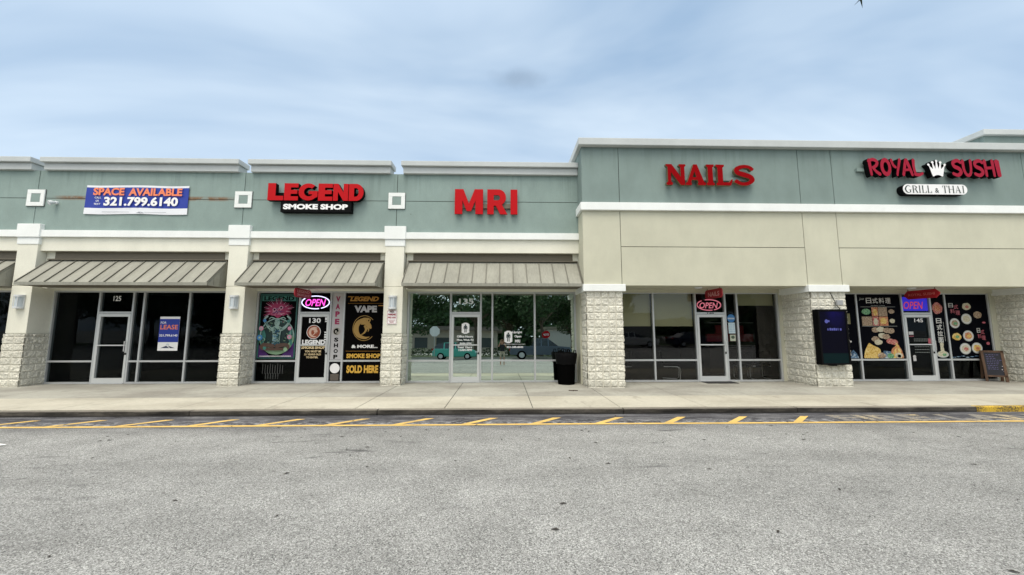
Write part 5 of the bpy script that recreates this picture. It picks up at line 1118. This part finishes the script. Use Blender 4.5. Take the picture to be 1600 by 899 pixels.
m = MB(); m.box(9, 30, -64, -52, 0, 4.4); m.build('wall', mat('pale_wall', (.34,.33,.30), .9), fb); m = MB(); m.box(8.4, 30.6, -64.6, -51.4, 4.4, 4.9); m.build('roof', M_awnd, fb)
# the photographer, standing behind the raised camera phone
def person():
    V = [(0,-.62,.86),(0,-.62,1.08),(0,-.61,1.22),(0,-.59,1.32),(0,-.58,1.42),(0,-.57,1.50),(.09,-.62,.80),(.11,-.60,.44),(.11,-.63,.06),(.12,-.52,.0),(-.09,-.62,.80),(-.11,-.60,.44),(-.11,-.63,.06),(-.12,-.52,.0),
         (.16,-.60,1.20),(.24,-.46,1.14),(.10,-.20,1.46),(.06,-.12,1.56),(-.16,-.60,1.20),(-.24,-.46,1.14),(-.10,-.20,1.46),(-.06,-.12,1.56)]
    E = [(0,1),(1,2),(2,3),(3,4),(4,5),(0,6),(6,7),(7,8),(8,9),(0,10),(10,11),(11,12),(12,13),(2,14),(14,15),(15,16),(16,17),(2,18),(18,19),(19,20),(20,21)]
    rad = [.15,.13,.14,.05,.085,.09,.095,.06,.04,.035,.095,.06,.04,.035,.06,.042,.030,.03,.06,.042,.030,.03]
    for s_, w_ in ((1, 17), (-1, 21)):
        for q in range(4):
            b = len(V); V += [(s_*(.065-.008*q), -.10, 1.585+.012*q-.02), (s_*(.05-.006*q), -.07, 1.60+.012*q-.02), (s_*(.035-.004*q), -.06, 1.60+.012*q-.02)]; E += [(w_, b), (b, b+1), (b+1, b+2)]; rad += [.009, .008, .007]
        b = len(V); V += [(s_*.05, -.12, 1.60), (s_*.03, -.11, 1.61)]; E += [(w_, b), (b, b+1)]; rad += [.011, .009]
    me = bpy.data.meshes.new('person'); me.from_pydata([(x, y, z+ZR+.02) for x, y, z in V], E, []); o = bpy.data.objects.new('person', me); COL.objects.link(o)
    sm = o.modifiers.new('skin', 'SKIN'); sv = me.skin_vertices[0].data
    for v, r_ in zip(sv, rad): v.radius = (r_, r_*.85)
    sv[0].use_root = True; ss = o.modifiers.new('subdivision', 'SUBSURF'); ss.levels = 1; ss.render_levels = 2
    pm = mat('person_clothes', (.5,.4,.35), .8); k = N(pm); x, y, z = k.xyz()
    leg = k.rng(z, .40, .41, 0, 1, False); top_ = k.rng(z, .76, .77, 0, 1, False); arm = k.math('MAXIMUM', k.rng(y, -.44, -.43, 0, 1, False), k.rng(z, 1.20, 1.21, 0, 1, False))
    c = k.mix(leg, (.45, .27, .19), (.40, .36, .28)); c = k.mix(top_, c, (.015, .016, .02)); c = k.mix(k.math('MULTIPLY', arm, top_), c, (.45, .27, .19)); k.color(c); me.materials.append(pm)
    tag(o, 'woman in dark top and beige shorts raising a phone to take the photo', 'person')
    hm = MB(); hm.lathe((0, -.585, 0), [(0, 1.515), (.06, 1.505), (.095, 1.45), (.102, 1.38), (.105, 1.25), (.09, 1.2)], 18, 0, R(150), R(390)); h = hm.build('hair', mat('brown_hair', (.10,.055,.03), .6), o, smooth=True)
    fc = MB()
    for s_ in (-1, 1): fc.disc(s_*.03, 1.345, .011, .006, -.482, 0, 10)
    fc.disc(0, 1.285, .022, .006, -.484, 1, 10); fc.add([(-.012, -.486, 1.31), (.012, -.486, 1.31), (0, -.467, 1.312), (0, -.486, 1.35)], [(0,1,2),(0,2,3),(1,3,2)], 2); fc.build('face', [M_blk, M_redd, mat('skin', (.45,.27,.19), .6)], o)
person()
m = MB(); m.box(-.075, .075, -.045, -.036, 1.56, 1.645); ph = m.build('phone', M_blk, loc=(0, -.04, 1.6), bevel=.004); tag(ph, 'black phone held sideways in the raised hands of the woman', 'phone')
